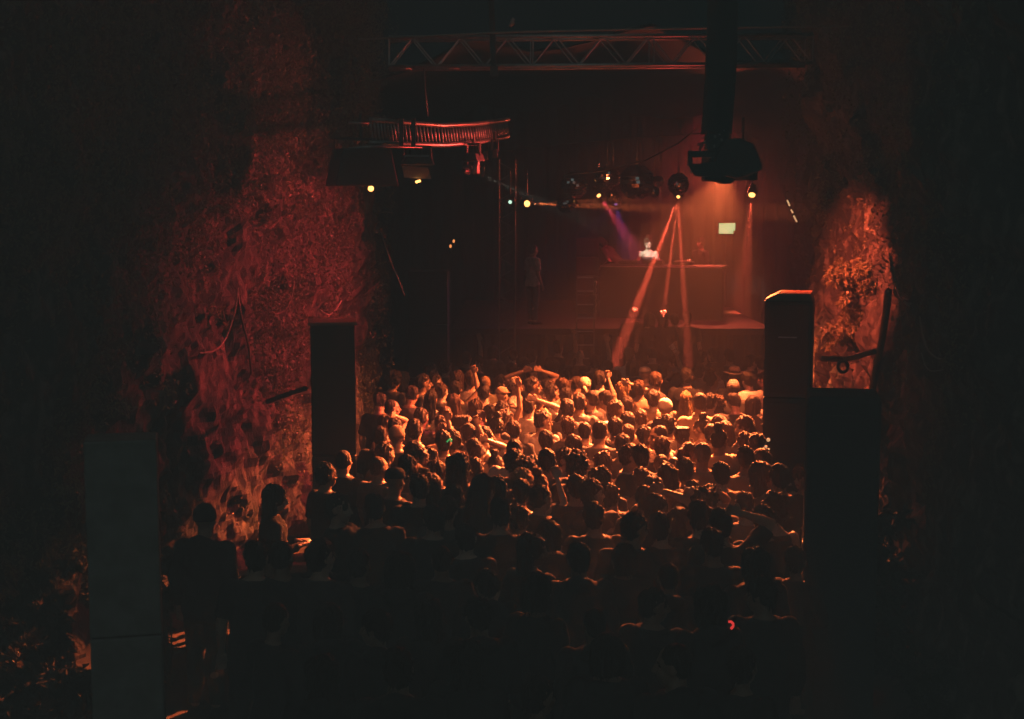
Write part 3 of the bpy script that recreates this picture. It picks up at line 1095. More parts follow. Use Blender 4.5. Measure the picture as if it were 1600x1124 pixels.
# ---------------------------------------------------------------- mirror balls
def mirror_ball(px, py, Y, rp, label):
    c = at(px, py, Y)
    r = rp / F * Y
    root = empty('mirror_ball', c)
    tag(root, label, 'mirror ball', 'mirror balls over the stage')
    b = MB()
    nv, nu0 = 15, 30
    for i in range(nv):
        t0, t1 = math.pi * i / nv, math.pi * (i + 1) / nv
        nu = max(6, int(nu0 * math.sin((t0 + t1) / 2)))
        for k in range(nu):
            a0, a1 = 2 * math.pi * k / nu, 2 * math.pi * (k + .94) / nu
            t1b = t0 + (t1 - t0) * .94
            vs = [np.array([math.sin(t) * math.cos(a), math.sin(t) * math.sin(a), math.cos(t)]) * r for t, a in ((t0 + .02, a0), (t1b, a0), (t1b, a1), (t0 + .02, a1))]
            cc = sum(vs) / 4
            nrm = cc / np.linalg.norm(cc)
            j = RNG.normal(0, .05, 3)
            vs = [v + nrm * float(np.dot(v - cc, j) * 3) for v in vs]
            b.add([v * 1.004 for v in vs], [(0, 1, 2, 3)])
    b.build('facets', M['mirror'], root)
    MB().ell((0, 0, 0), r * .985, None, 24, 16).build('core', M['black'], root, smooth=True)
    MB().tube([(0, 0, r * .98), (0, 0, r + .9)], .006, 5).build('wire', M['dark_steel'], root)
    MB().loft([(r * .97, 0, 0, .03, .03), (r * 1.06, 0, 0, .025, .025)], 10).build('cap', M['steel'], root)


mirror_ball(897, 290, 26.5, 21, 'mirror ball with orange glints, first in the row from the tower side')
mirror_ball(884, 318, 26.0, 15, 'dark mirror ball where the flat sideways beam is cut off')
mirror_ball(949, 279, 26.8, 20, 'mirror ball hung just above the magenta beam lamp')
mirror_ball(958, 307, 27.2, 10, 'smallest dark mirror ball between the magenta beam and the violet lamp')
mirror_ball(995, 285, 26.3, 27, 'largest mirror ball with a bright arc along its underside')
mirror_ball(1029, 284, 26.8, 9, 'small mirror ball touching the largest one from above')
mirror_ball(1022, 300, 26.4, 9, 'small mirror ball just under the other small one')
mirror_ball(1060, 288, 26.6, 17, 'thin rimmed mirror ball directly above the three fanned beams')

# ---------------------------------------------------------------- cables, pipes and small lights on the rock faces
def cable(pts, r, label, material='cable_pale', name='cable', cat='cable', group=None):
    P = np.array([list(at(*p)) for p in pts])
    t = np.linspace(0, 1, len(P))
    tt_ = np.linspace(0, 1, len(P) * 5)
    # smooth through the points
    Q = []
    for i in range(len(P) - 1):
        p0, p1, p2, p3 = P[max(i - 1, 0)], P[i], P[i + 1], P[min(i + 2, len(P) - 1)]
        for s in np.linspace(0, 1, 7, endpoint=False):
            Q.append(.5 * ((2 * p1) + (-p0 + p2) * s + (2 * p0 - 5 * p1 + 4 * p2 - p3) * s * s + (-p0 + 3 * p1 - 3 * p2 + p3) * s ** 3))
    Q.append(P[-1])
    b = MB()
    b.tube(Q, r, 7)
    o = b.build(name, M[material], smooth=True)
    return tag(o, label, cat, group)


def rock_cable(pts, r, label, material='cable_pale', gap=.05, **k):
    P = [on_rock(x, y, gap) for x, y in pts]
    Ys = np.array([p.y for p in P])
    Ys = np.minimum(Ys, np.convolve(np.pad(Ys, 1, mode='edge'), [.25, .5, .25], 'valid'))
    return cable([(x, y, Y) for (x, y), Y in zip(pts, Ys)], r, label, material, **k)


rock_cable([(1390, 395), (1393, 425), (1402, 455), (1412, 472), (1421, 478)], .008, 'innermost of three looped cables on the lit rock face', group='looped cables on the rock')
rock_cable([(1392, 400), (1396, 435), (1406, 462), (1416, 474), (1424, 475)], .008, 'middle of three looped cables on the lit rock face', group='looped cables on the rock')
rock_cable([(1393, 400), (1400, 440), (1410, 464), (1419, 468)], .008, 'outermost of three looped cables on the lit rock face', group='looped cables on the rock')
rock_cable([(1437, 495), (1441, 520), (1449, 545), (1460, 557), (1474, 563)], .007, 'thin red lit cable curling down over the dark rock, upper of two', gap=.12)
rock_cable([(1440, 552), (1446, 572), (1456, 580), (1474, 578)], .005, 'thin red lit cable curling over the dark rock, lower and fainter of two', gap=.12)
rock_cable([(1388, 455), (1380, 520), (1368, 580), (1358, 640), (1350, 700)], .04, 'leaning black pipe running down the crack in the lit rock', 'black', name='drain_pipe', cat='pipe')
cable([(1284, 561, 15.6), (1320, 561, 15.4), (1345, 555, 15.2), (1368, 549, 15.1)], .032, 'black bar bracing the red topped speaker column to the rock', 'black', 'brace_bar', 'bar')
ring_c = at(1317, 573, 15.4)
b = MB()
b.tube([ring_c + Vector((.055 * math.cos(a), 0, .06 * math.sin(a))) for a in np.linspace(0, 2 * math.pi, 25)], .018, 8)
tag(b.build('hanging_ring', M['black'], smooth=True), 'black ring hanging from the bracing bar beside the shrubs', 'ring')
cable([(478, 607, 15.9), (450, 616, 16.2), (418, 628, 16.5)], .03, 'black bar bracing the plain black speaker column to the ivy rock', 'black', 'brace_bar', 'bar')
rock_cable([(460, 440), (455, 465), (444, 485), (428, 492)], .010, 'pale loop of cable hanging on the ivy rock above the black column', gap=.2)
rock_cable([(372, 450), (366, 490), (352, 530), (335, 548), (312, 552)], .010, 'pale cable drooping in a long curve down the shadowed end of the ivy rock', gap=.2)
rock_cable([(371, 458), (378, 500), (388, 540), (393, 585)], .014, 'dark cable running straight down the ivy rock', 'cable', gap=.15)
rock_cable([(533, 470), (525, 484), (513, 492), (500, 484)], .010, 'short loop of cable right above the lid of the black column', gap=.2)
rock_cable([(596, 364), (604, 390), (615, 420), (622, 435), (632, 462)], .008, 'thin cable falling off the inner corner of the ivy rock')
for pts, lab in (([(594, 320, 20.6), (606, 324, 20.5), (616, 324, 20.4)], 'upper bare twig poking from the inner corner of the ivy rock'),
                 ([(590, 334, 20.6), (603, 331, 20.5), (612, 332, 20.4)], 'lower bare twig poking from the inner corner of the ivy rock')):
    cable(pts, .009, lab, 'twig', 'twig', 'twig')
rock_cable([(568, 462), (582, 450), (594, 440)], .009, 'slanting bare twig on the ivy rock beside the black column', 'twig', gap=.15, name='twig', cat='twig')

for px_, py_, Y, lab in ((709, 377, 25.5, 'small orange marker lamp, upper of a slanting pair in the dark'), (704, 385, 25.5, 'small orange marker lamp, lower of a slanting pair in the dark')):
    r_ = empty('marker_lamp', at(px_, py_, Y))
    tag(r_, lab, 'lamp', 'pair of marker lamps')
    MB().ell((0, 0, 0), (.022, .03, .03), None, 10, 7).build('bulb', M['lens_dim'], r_, smooth=True)
    MB().tube([(0, .02, 0), (0, .10, .02), (.02, .14, -.1)], .02, 8).build('holder', M['black'], r_)
r_ = empty('tube_light_string', at(1239, 330, 20.0))
tag(r_, 'slanting string of three thin orange tube lights against the dark rock', 'tube light')
o0 = r_.location
for a_, b_2 in (((1230, 313), (1234, 322)), ((1236, 328), (1239, 333)), ((1240, 337), (1245, 347))):
    MB().tube([at(*a_, 20) - o0, at(*b_2, 20) - o0], .011, 7).build('tube', M['bulb'], r_, smooth=True)
MB().tube([at(1226, 303, 20.03) - o0, at(1238, 332, 20.03) - o0, at(1248, 354, 20.03) - o0], .006, 6).build('wire', M['cable'], r_)


# ------------------------------------------------------------------ people
def bend(A, lean):
    """leans everything above the hips forward (towards +y)"""
    A = np.array(A, float)
    if not lean:
        return A
    out = A.copy()
    t = smooth01((A[:, 2] - 0.93) / 0.30) * R(lean)
    y = A[:, 1]
    z = A[:, 2] - 0.95
    c, s = np.cos(t), np.sin(t)
    out[:, 1] = y * c + z * s
    out[:, 2] = 0.95 - y * s + z * c
    return out


# arm: (elbow, wrist, curl) for the right side (+x); the left is mirrored
A_DOWN = ((.245, -.03, 1.14), (.255, .07, .90), .5)
A_FRONT = ((.25, .01, 1.15), (.12, .25, 1.20), .9)
A_UP = ((.33, .06, 1.64), (.25, .10, 1.90), 1.5)
A_HIGH = ((.25, .05, 1.70), (.20, .08, 1.97), .5)
A_BENTUP = ((.42, .10, 1.50), (.34, .17, 1.75), 1.5)
A_HEAD = ((.40, .04, 1.64), (.14, -.06, 1.75), .5)
A_PHONE = ((.25, .14, 1.20), (.13, .36, 1.40), 1.2)
A_DJ = ((.26, .04, 1.16), (.17, .30, 1.05), .6)
A_OUT = ((.45, .12, 1.36), (.66, .26, 1.40), .4)
POSES = {
    'n': dict(lean=0, r=A_DOWN, l=A_DOWN, yaw=0, pitch=0),
    'f': dict(lean=3, r=A_FRONT, l=A_FRONT, yaw=0, pitch=-6),
    'hold': dict(lean=0, r=A_FRONT, l=A_DOWN, yaw=10, pitch=0),
    'u': dict(lean=0, r=A_UP, l=A_DOWN, yaw=0, pitch=6),
    'ul': dict(lean=0, r=A_DOWN, l=A_UP, yaw=0, pitch=6),
    'hi': dict(lean=0, r=A_HIGH, l=A_FRONT, yaw=0, pitch=6),
    'U': dict(lean=0, r=A_UP, l=A_BENTUP, yaw=0, pitch=5),
    'b': dict(lean=0, r=A_BENTUP, l=A_FRONT, yaw=0, pitch=0),
    'h': dict(lean=0, r=A_HEAD, l=A_DOWN, yaw=0, pitch=0),
    'H': dict(lean=0, r=A_HEAD, l=A_HEAD, yaw=0, pitch=0),
    'ph': dict(lean=0, r=A_PHONE, l=A_FRONT, yaw=0, pitch=-8),
    'out': dict(lean=4, r=A_OUT, l=A_DOWN, yaw=-15, pitch=0),
    'ln': dict(lean=38, r=A_FRONT, l=A_FRONT, yaw=0, pitch=-14),
    'dj': dict(lean=8, r=A_DJ, l=A_DJ, yaw=0, pitch=-20),
    'dn': dict(lean=5, r=A_FRONT, l=A_DOWN, yaw=12, pitch=-24),
    'ti': dict(lean=2, r=A_DOWN, l=A_FRONT, yaw=-22, pitch=4),
    'lu': dict(lean=-4, r=A_BENTUP, l=A_DOWN, yaw=20, pitch=14),
    'tr': dict(lean=0, r=A_DOWN, l=A_DOWN, yaw=-62, pitch=-4),
    'tl': dict(lean=0, r=A_DOWN, l=A_DOWN, yaw=62, pitch=-4),
}


def head_matrix(pose):
    p = POSES[pose]
    Rm = rz(R(p['yaw'])) @ rx(R(p['pitch']))
    piv = np.array([0, 0, 1.53])
    c = piv + Rm @ (np.array([0, .018, 1.645]) - piv)
    c2 = bend([c], p['lean'])[0]
    Rb = rx(-R(p['lean'])) @ Rm
    m4 = np.eye(4)
    m4[:3, :3] = Rb
    m4[:3, 3] = c2
    return m4


def arm_pts(pose, side):
    p = POSES[pose]
    e, w, curl = p['r'] if side > 0 else p['l']
    f = np.array([side, 1, 1])
    up = e[2] > 1.45
    sh = np.array([.185 * side, 0, 1.435 if up else 1.415])
    return sh, np.array(e) * f, np.array(w) * f, curl


def add_hand(mb, e, w, curl, side):
    d = (w - e) / np.linalg.norm(w - e)
    s = np.cross(d, np.array([0, 1.0, 0]) if abs(d[1]) < .8 else np.array([0, 0, 1.0]))
    s /= np.linalg.norm(s)
    n = np.cross(s, d)
    Mx = np.stack([s, n, d], 1)
    mb.ell(w + d * .048, (.040, .018, .055), Mx, 10, 7)
    for i, L in enumerate((.066, .076, .072, .056)):
        o = (i - 1.5)
        p = w + d * .088 + s * o * .021
        pts = [p - d * .02, p]
        a = 0.12 + curl * .25
        dirv = d + s * o * .10
        for q in range(3):
            dv = math.cos(a) * dirv - math.sin(a) * n
            p = p + dv * L * (.44, .32, .26)[q]
            pts.append(p)
            a += curl * .62
        mb.tube(pts, [.0105, .0105, .010, .009, .0075], 7)
    t0 = w + d * .022 + s * .030 * -side
    mb.tube([t0, t0 + d * .03 + s * -side * .026, t0 + d * .062 + s * -side * .030 - n * .014], [.014, .0125, .009], 7)


def torso_rows(sex, g=0.0, z0=0.80):
    if sex == 'm':
        rows = [(.80, 0, 0, .150, .105), (.90, 0, -.008, .172, .122), (1.0, 0, -.002, .158, .112), (1.10, 0, .004, .150, .104),
                (1.22, 0, .004, .168, .112), (1.33, 0, -.002, .186, .118), (1.40, 0, -.008, .190, .105), (1.445, 0, -.012, .165, .085), (1.485, 0, -.014, .100, .068), (1.51, 0, -.012, .064, .060)]
    else:
        rows = [(.80, 0, 0, .158, .108), (.90, 0, -.012, .180, .126), (1.0, 0, -.004, .150, .106), (1.08, 0, .002, .124, .094),
                (1.20, 0, .010, .142, .104), (1.29, 0, .018, .158, .122), (1.37, 0, 0, .162, .100), (1.43, 0, -.010, .145, .078), (1.475, 0, -.014, .085, .060), (1.505, 0, -.012, .055, .052)]
    return [(z, a, b, c + g, d + g) for z, a, b, c, d in rows if z >= z0]


BODY, TOP, PANTS, HAIR = {}, {}, {}, {}


def body_mesh(pose, sex):
    key = (pose, sex)
    if key in BODY:
        return BODY[key]
    p = POSES[pose]
    k = 1.0 if sex == 'm' else .88
    mb = MB()
    rows = torso_rows(sex)
    # more rings for a smooth bend
    rr = np.array(rows)
    zs = np.linspace(rr[0, 0], rr[-1, 0], 22)
    rows = [(z, 0, np.interp(z, rr[:, 0], rr[:, 2]), np.interp(z, rr[:, 0], rr[:, 3]), np.interp(z, rr[:, 0], rr[:, 4])) for z in zs]
    mb.loft(rows, 18)
    nr = .060 if sex == 'm' else .048
    mb.loft([(1.46, 0, -.012, nr * 1.15, nr * 1.1), (1.53, 0, -.004, nr, nr * 1.02), (1.60, 0, .006, nr * .98, nr * 1.05)], 14)
    for side in (-1, 1):
        sh, e, w, curl = arm_pts(pose, side)
        if sex == 'f':
            sh = sh * np.array([.9, 1, 1])
        dl = (sh - e) / np.linalg.norm(sh - e)
        mb.ell(sh, .058 * k, None, 10, 7)
        mid1 = sh + (e - sh) * .45
        mid2 = e + (w - e) * .3
        mb.tube([sh, mid1, e - (e - sh) * .1, e, mid2, e + (w - e) * .7, w], [.056 * k, .051 * k, .043 * k, .041 * k, .042 * k, .032 * k, .026 * k], 12)
        add_hand(mb, e, w, curl, side)
    up = MB()
    mb.xf(lambda A: bend(A, p['lean']))
    for side in (-1, 1):
        x = side * .092
        mb.tube([(x * .9, 0, .92), (x, .01, .74), (x, .012, .52), (x, .002, .46), (x, -.012, .34), (x, -.005, .14), (x, -.01, .07)],
                [.088, .080, .060, .055, .056, .036, .038], 12)
        mb.ell((x, .055, .035), (.042, .115, .036), None, 10, 7)
    hm = head_matrix(pose)
    hd = MB()
    hd.ell((0, -.012, .022), (.077, .096, .098), None, 18, 12)
    hd.ell((0, .030, -.052), (.056, .062, .066), None, 14, 9)
    hd.ell((0, .052, -.098), (.028, .026, .022), None, 10, 7)
    hd.ell((0, .072, .030), (.052, .018, .012), None, 10, 7)
    hd.tube([(0, .084, .018), (0, .100, -.012), (0, .112, -.034), (0, .092, -.042)], [.010, .012, .016, .012], 8)
    for side in (-1, 1):
        hd.ell((side * .078, -.006, -.006), (.011, .021, .033), None, 8, 7)
        hd.ell((side * .040, .062, -.030), (.022, .02, .016), None, 8, 6)
    hd.ell((0, .084, -.064), (.024, .012, .012), None, 8, 6)
    hd.xf(lambda A: A @ hm[:3, :3].T + hm[:3, 3])
    o = len(mb.v)
    mb.add(hd.v, hd.f)
    me = remesh(mb, .0085, 3, .4)
    a = coords(me)
    h = (a - hm[:3, 3]) @ hm[:3, :3]
    for side in (-1, 1):
        dd = np.sqrt(((h[:, 0] - side * .031) / .021) ** 2 + ((h[:, 2] - .006) / .013) ** 2)
        wgt = np.clip(1 - dd, 0, 1) * (h[:, 1] > .05)
        h[:, 1] -= .013 * wgt
    a = h @ hm[:3, :3].T + hm[:3, 3]
    set_coords(me, a)
    for mm in ('skin', 'eye', 'lip', 'brow'):
        me.materials.append(M[mm])
    idx = np.zeros(len(me.polygons), int)
    cen = np.empty(len(me.polygons) * 3)
    me.polygons.foreach_get('center', cen)
    c = (cen.reshape(-1, 3) - hm[:3, 3]) @ hm[:3, :3]
    front = c[:, 1] > .045
    ax = np.abs(c[:, 0])
    idx[front & (((ax - .031) / .014) ** 2 + ((c[:, 2] - .006) / .008) ** 2 < 1)] = 1
    idx[front & (ax < .025) & (np.abs(c[:, 2] + .066) < .009)] = 2
    idx[front & (ax > .012) & (ax < .050) & (np.abs(c[:, 2] - .030 + .12 * np.abs(ax - .03)) < .0065)] = 3
    me.polygons.foreach_set('material_index', idx)
    me.name = 'person'
    BODY[key] = me
    return me


def top_mesh(pose, sex, kind):
    key = (pose, sex, kind)
    if key in TOP:
        return TOP[key]
    p = POSES[pose]
    k = 1.0 if sex == 'm' else .9
    g = .022 if sex == 'm' else .014
    mb = MB()
    rows = np.array(torso_rows(sex, g))
    zb = .84
    zt = {'tube': 1.345, 'tank': 1.44}.get(kind, 1.492)
    if kind == 'tube':
        zb = 1.14
    zs = np.linspace(zb, zt, 20)
    loose = .012 if kind != 'tube' else -.006
    mb.loft([(z, 0, np.interp(z, rows[:, 0], rows[:, 2]), np.interp(z, rows[:, 0], rows[:, 3]) + loose * smooth01((1.35 - z) / .3), np.interp(z, rows[:, 0], rows[:, 4]) + loose * smooth01((1.35 - z) / .3)) for z in zs], 22)
    if kind in ('tee', 'long', 'hood'):
        for side in (-1, 1):
            sh, e, w, curl = arm_pts(pose, side)
            if sex == 'f':
                sh = sh * np.array([.9, 1, 1])
            mb.ell(sh, .080 * k, None, 12, 8)
            if kind == 'tee':
                mb.tube([sh, sh + (e - sh) * .4, sh + (e - sh) * .82], [.078 * k, .074 * k, .070 * k], 14)
            else:
                mb.tube([sh, sh + (e - sh) * .5, e, e + (w - e) * .5, e + (w - e) * .93], [.078 * k, .070 * k, .062 * k, .054 * k, .044 * k], 14)
                mb.ell(e, .064 * k, None, 10, 7)
    if kind == 'hood':
        mb.ell((0, -.09, 1.47), (.115, .065, .075), None, 14, 9)
    mb.xf(lambda A: bend(A, p['lean']))
    me = remesh(mb, .013, 4, .5)
    wobble(me, .016 if kind != 'tube' else .004, (7, 7, 9), len(TOP) * 3.7)
    wobble(me, .006, (20, 20, 14), len(TOP) * 1.3)
    me.name = 'shirt'
    TOP[key] = me
    return me


def pants_mesh(sex):
    if sex in PANTS:
        return PANTS[sex]
    mb = MB()
    rows = np.array(torso_rows(sex, .016))
    mb.loft([(z, 0, np.interp(z, rows[:, 0], rows[:, 2]), np.interp(z, rows[:, 0], rows[:, 3]), np.interp(z, rows[:, 0], rows[:, 4])) for z in np.linspace(.80, 1.0, 8)], 20)
    for side in (-1, 1):
        x = side * .092
        mb.tube([(x * .9, 0, .90), (x, .01, .74), (x, .012, .50), (x, -.005, .30), (x, -.005, .09)], [.106, .098, .078, .070, .062], 14)
    me = remesh(mb, .016, 4, .5)
    wobble(me, .012, (8, 8, 10), 2.2)
    me.name = 'trousers'
    sh = MB()
    for side in (-1, 1):
        x = side * .092
        sh.ell((x, .055, .035), (.054, .135, .045), None, 12, 8)
        sh.box((x, .055, .010), (.09, .25, .02))
    PANTS[sex] = (me, remesh(sh, .012, 3))
    return PANTS[sex]


def hair_mesh(style):
    if style in HAIR:
        return HAIR[style]
    mb = MB()
    amp, fr, vox = .016, (42, 42, 16), .008
    if style == 'short':
        mb.ell((0, -.026, .040), (.090, .103, .098), None, 20, 12)
        mb.ell((0, -.055, -.02), (.076, .062, .070), None, 14, 9)
    elif style == 'crop':
        mb.ell((0, -.026, .036), (.083, .096, .094), None, 20, 12)
        mb.ell((0, -.052, -.02), (.072, .058, .060), None, 14, 9)
        amp = .004
    elif style == 'flat':
        mb.ell((0, -.020, .052), (.088, .100, .085), None, 20, 12)
        mb.box((0, -.015, .105), (.145, .165, .055))
        mb.ell((0, -.055, -.01), (.074, .056, .055), None, 14, 9)
        amp = .006
    elif style == 'curly':
        mb.ell((0, -.032, .048), (.112, .120, .112), None, 20, 12)
        mb.ell((0, -.062, -.03), (.100, .075, .080), None, 14, 9)
        amp, fr, vox = .030, (34, 34, 34), .008
    elif style == 'shag':
        mb.ell((0, -.034, .036), (.108, .116, .110), None, 20, 12)
        mb.loft([(.05, 0, -.05, .105, .085), (-.06, 0, -.055, .108, .078), (-.14, 0, -.06, .098, .062), (-.19, 0, -.065, .07, .045)], 16)
        amp, fr = .022, (38, 38, 10)
    elif style == 'long':
        mb.ell((0, -.026, .036), (.095, .107, .104), None, 20, 12)
        mb.loft([(.06, 0, -.045, .094, .078), (-.06, 0, -.055, .100, .072), (-.16, 0, -.075, .112, .062), (-.28, 0, -.095, .118, .05), (-.36, 0, -.10, .085, .035)], 18)
        amp, fr = .013, (34, 34, 5)
    elif style == 'bob':
        mb.ell((0, -.028, .036), (.102, .110, .104), None, 20, 12)
        mb.loft([(.05, 0, -.042, .102, .085), (-.06, 0, -.05, .110, .080), (-.125, 0, -.052, .104, .072)], 18)
        amp, fr = .012, (34, 34, 6)
    elif style == 'pony':
        mb.ell((0, -.026, .036), (.086, .100, .096), None, 20, 12)
        mb.ell((0, -.055, -.02), (.074, .058, .062), None, 14, 9)
        mb.tube([(0, -.10, .06), (0, -.165, .05), (0, -.18, -.04), (0, -.165, -.16), (0, -.15, -.23)], [.025, .032, .036, .028, .010], 10)
        amp = .007
    elif style == 'bun':
        mb.ell((0, -.026, .036), (.088, .101, .097), None, 20, 12)
        mb.ell((0, -.055, -.02), (.074, .058, .062), None, 14, 9)
        mb.ell((0, -.05, .160), (.052, .052, .045), None, 12, 8)
        amp = .008
    elif style == 'updo':
        mb.ell((0, -.026, .040), (.090, .103, .098), None, 20, 12)
        mb.ell((0, -.010, .145), (.060, .062, .040), None, 12, 8)
        mb.ell((0, -.012, .192), (.042, .044, .030), None, 12, 8)
        mb.ell((.075, -.02, .09), (.026, .03, .05), None, 8, 6)
        mb.ell((-.075, -.02, .09), (.026, .03, .05), None, 8, 6)
        amp = .010
    me = remesh(mb, vox, 2, .4)
    wobble(me, amp, fr, len(HAIR) * 5.1)
    wobble(me, amp * .8, tuple(f * .4 for f in fr), len(HAIR) * 2.3)
    if style not in ('flat',):
        a_ = coords(me)
        nn_ = np.empty(len(me.vertices) * 3)
        me.vertices.foreach_get('normal', nn_)
        nn_ = nn_.reshape(-1, 3)
        rg = np.random.default_rng(len(HAIR) + 3)
        nb = 90 if style == 'crop' else 190
        pick = rg.integers(0, len(a_), nb)
        flow = np.array([0, -.5, -1.0]) + rg.normal(0, .55, (nb, 3))
        ln_ = rg.uniform(.02, .05, nb)[:, None] * (.5 if style == 'crop' else 1.0)
        nd_ = nn_[pick] * rg.uniform(.15, .7, nb)[:, None] + flow * .6
        nd_ /= np.linalg.norm(nd_, axis=1)[:, None]
        sd_ = np.cross(nd_, nn_[pick] + 1e-3)
        sd_ /= np.linalg.norm(sd_, axis=1)[:, None] + 1e-6
        p_ = a_[pick] - nn_[pick] * .004
        bv = np.concatenate([a_, np.stack([p_ - sd_ * .005, p_ + sd_ * .005, p_ + nd_ * ln_ + nn_[pick] * .004], 1).reshape(-1, 3)])
        bf = [tuple(pl.vertices) for pl in me.polygons] + [(len(a_) + 3 * q, len(a_) + 3 * q + 1, len(a_) + 3 * q + 2) for q in range(nb)]
        me = bpy.data.meshes.new('hair')
        me.from_pydata(bv.tolist(), [], bf)
        me.polygons.foreach_set('use_smooth', [True] * len(bf))
    me.name = 'hair'
    me.materials.append(M['hair'])
    HAIR[style] = me
    return me


def hat_mesh(kind):
    if kind in HAIR:
        return HAIR[kind]
    mb = MB()
    n = 26
    if kind == 'cap':
        mb.loft([(.045, 0, -.012, .094, .108), (.09, 0, -.014, .090, .104), (.125, 0, -.016, .066, .078), (.142, 0, -.016, .02, .022)], n)
        vs = []
        for zz in (.044, .056):
            for k in range(11):
                a = math.pi * k / 10
                vs.append((.080 * math.cos(a), .07 + .105 * math.sin(a), zz - .22 * max(0, math.sin(a)) * .10))
        fs = [tuple(range(10, -1, -1)), tuple(range(11, 22))] + [(k, k + 1, k + 12, k + 11) for k in range(10)] + [(10, 0, 11, 21)]
        mb.add(vs, fs)
    elif kind == 'beanie':
        mb.loft([(.015, 0, -.022, .094, .106), (.05, 0, -.022, .097, .109), (.10, 0, -.024, .086, .098), (.14, 0, -.026, .055, .062), (.155, 0, -.028, .02, .02)], n)
    elif kind == 'scarf':
        mb.loft([(.0, 0, -.03, .088, .098), (.05, 0, -.026, .096, .108), (.10, 0, -.024, .086, .098), (.14, 0, -.024, .05, .06), (.15, 0, -.024, .02, .02)], n)
        mb.tube([(0, -.12, .01), (.03, -.15, -.03), (.05, -.155, -.10)], [.03, .024, .008], 8)
    elif kind == 'fedora':
        rs = []
        for r0, zz in ((.092, .050), (.175, .038), (.178, .046), (.094, .062)):
            rs.append([(r0 * .92 * math.cos(2 * math.pi * k / n), -.012 + r0 * 1.08 * math.sin(2 * math.pi * k / n), zz + (.030 * abs(math.cos(2 * math.pi * k / n)) if r0 > .15 else 0)) for k in range(n)])
        mb.rings(rs, 0, cap=False)
        mb.loft([(.046, 0, -.012, .091, .106), (.082, 0, -.012, .089, .104)], n, m=1)
        mb.loft([(.080, 0, -.012, .088, .103), (.135, 0, -.012, .078, .094), (.150, 0, -.012, .060, .076), (.132, 0, -.012, .026, .050)], n, m=0)
    me = mb.mesh('hat', (), True, True)
    HAIR[kind] = me
    return me


SKIN = {'a': (.52, .36, .27, 1), 'b': (.40, .26, .18, 1), 'c': (.26, .16, .11, 1), 'p': (.72, .58, .48, 1)}
HC = {'d': (.020, .014, .011, 1), 'br': (.055, .033, .020, 1), 'bl': (.34, .24, .13, 1), 'gy': (.20, .18, .16, 1)}
TC = {'bk': (.022, .021, .022, 1), 'dk': (.055, .05, .052, 1), 'gr': (.17, .155, .15, 1), 'tan': (.42, .31, .22, 1), 'wh': (.70, .66, .60, 1),
      'red': (.22, .06, .05, 1), 'ol': (.12, .11, .07, 1), 'blu': (.06, .075, .12, 1)}
TOPMAT = {}


def coloured(me, m, key):
    """a copy of a clothing mesh that carries its own material (kept per material)"""
    k = (me.name, key)
    if k not in TOPMAT:
        c = me.copy()
        c.materials.clear()
        c.materials.append(m)
        TOPMAT[k] = c
    return TOPMAT[k]


def person(x, y, z, yaw, scale, pose='n', sex='m', hair='short', hcol='d', top='tee', tcol='bk', skin='a', hat=None, hatcol=None,
           label=None, group='people in the crowd', name='person', tilt=(0, 0)):
    o = link(name, body_mesh(pose, sex))
    o.location = (x, y, z)
    o.rotation_euler = (R(tilt[0]), R(tilt[1]), yaw)
    o.scale = (scale,) * 3
    o.color = SKIN[skin]
    tag(o, label, 'person', group)
    hm = Matrix(head_matrix(pose).tolist())
    if hair and hair != 'bald':
        h = link('hair', hair_mesh(hair), o)
        h.matrix_local = hm
        h.color = HC[hcol]
    if hat:
        me = hat_mesh(hat)
        if hat == 'fedora':
            if not me.materials:
                me.materials.append(M['straw'])
                me.materials.append(M['band'])
            h = link('hat', me, o)
        else:
            h = link('cap' if hat == 'cap' else 'headwear', coloured(me, M['scarf'] if hatcol == 'print' else M['stripe'] if hatcol == 'stripe' else M['cloth'], hatcol if hatcol in ('print', 'stripe') else 'cloth'), o)
            if hatcol not in ('print', 'stripe'):
                h.color = TC[hatcol or 'bk']
        h.matrix_local = hm
    tm = top_mesh(pose, sex, top)
    mm = {'check': 'check', 'print': 'print', 'stripe': 'stripe'}.get(tcol, 'cloth')
    t = link('shirt', coloured(tm, M[mm], mm), o)
    if mm == 'cloth':
        t.color = TC[tcol]
    pm, sm = pants_mesh(sex)
    p = link('trousers', coloured(pm, M['denim'], 'denim'), o)
    p.color = random.choice([(.03, .03, .035, 1), (.05, .06, .09, 1), (.07, .06, .05, 1)])
    s = link('shoes', coloured(sm, M['shoe'], 'shoe'), o)
    return o


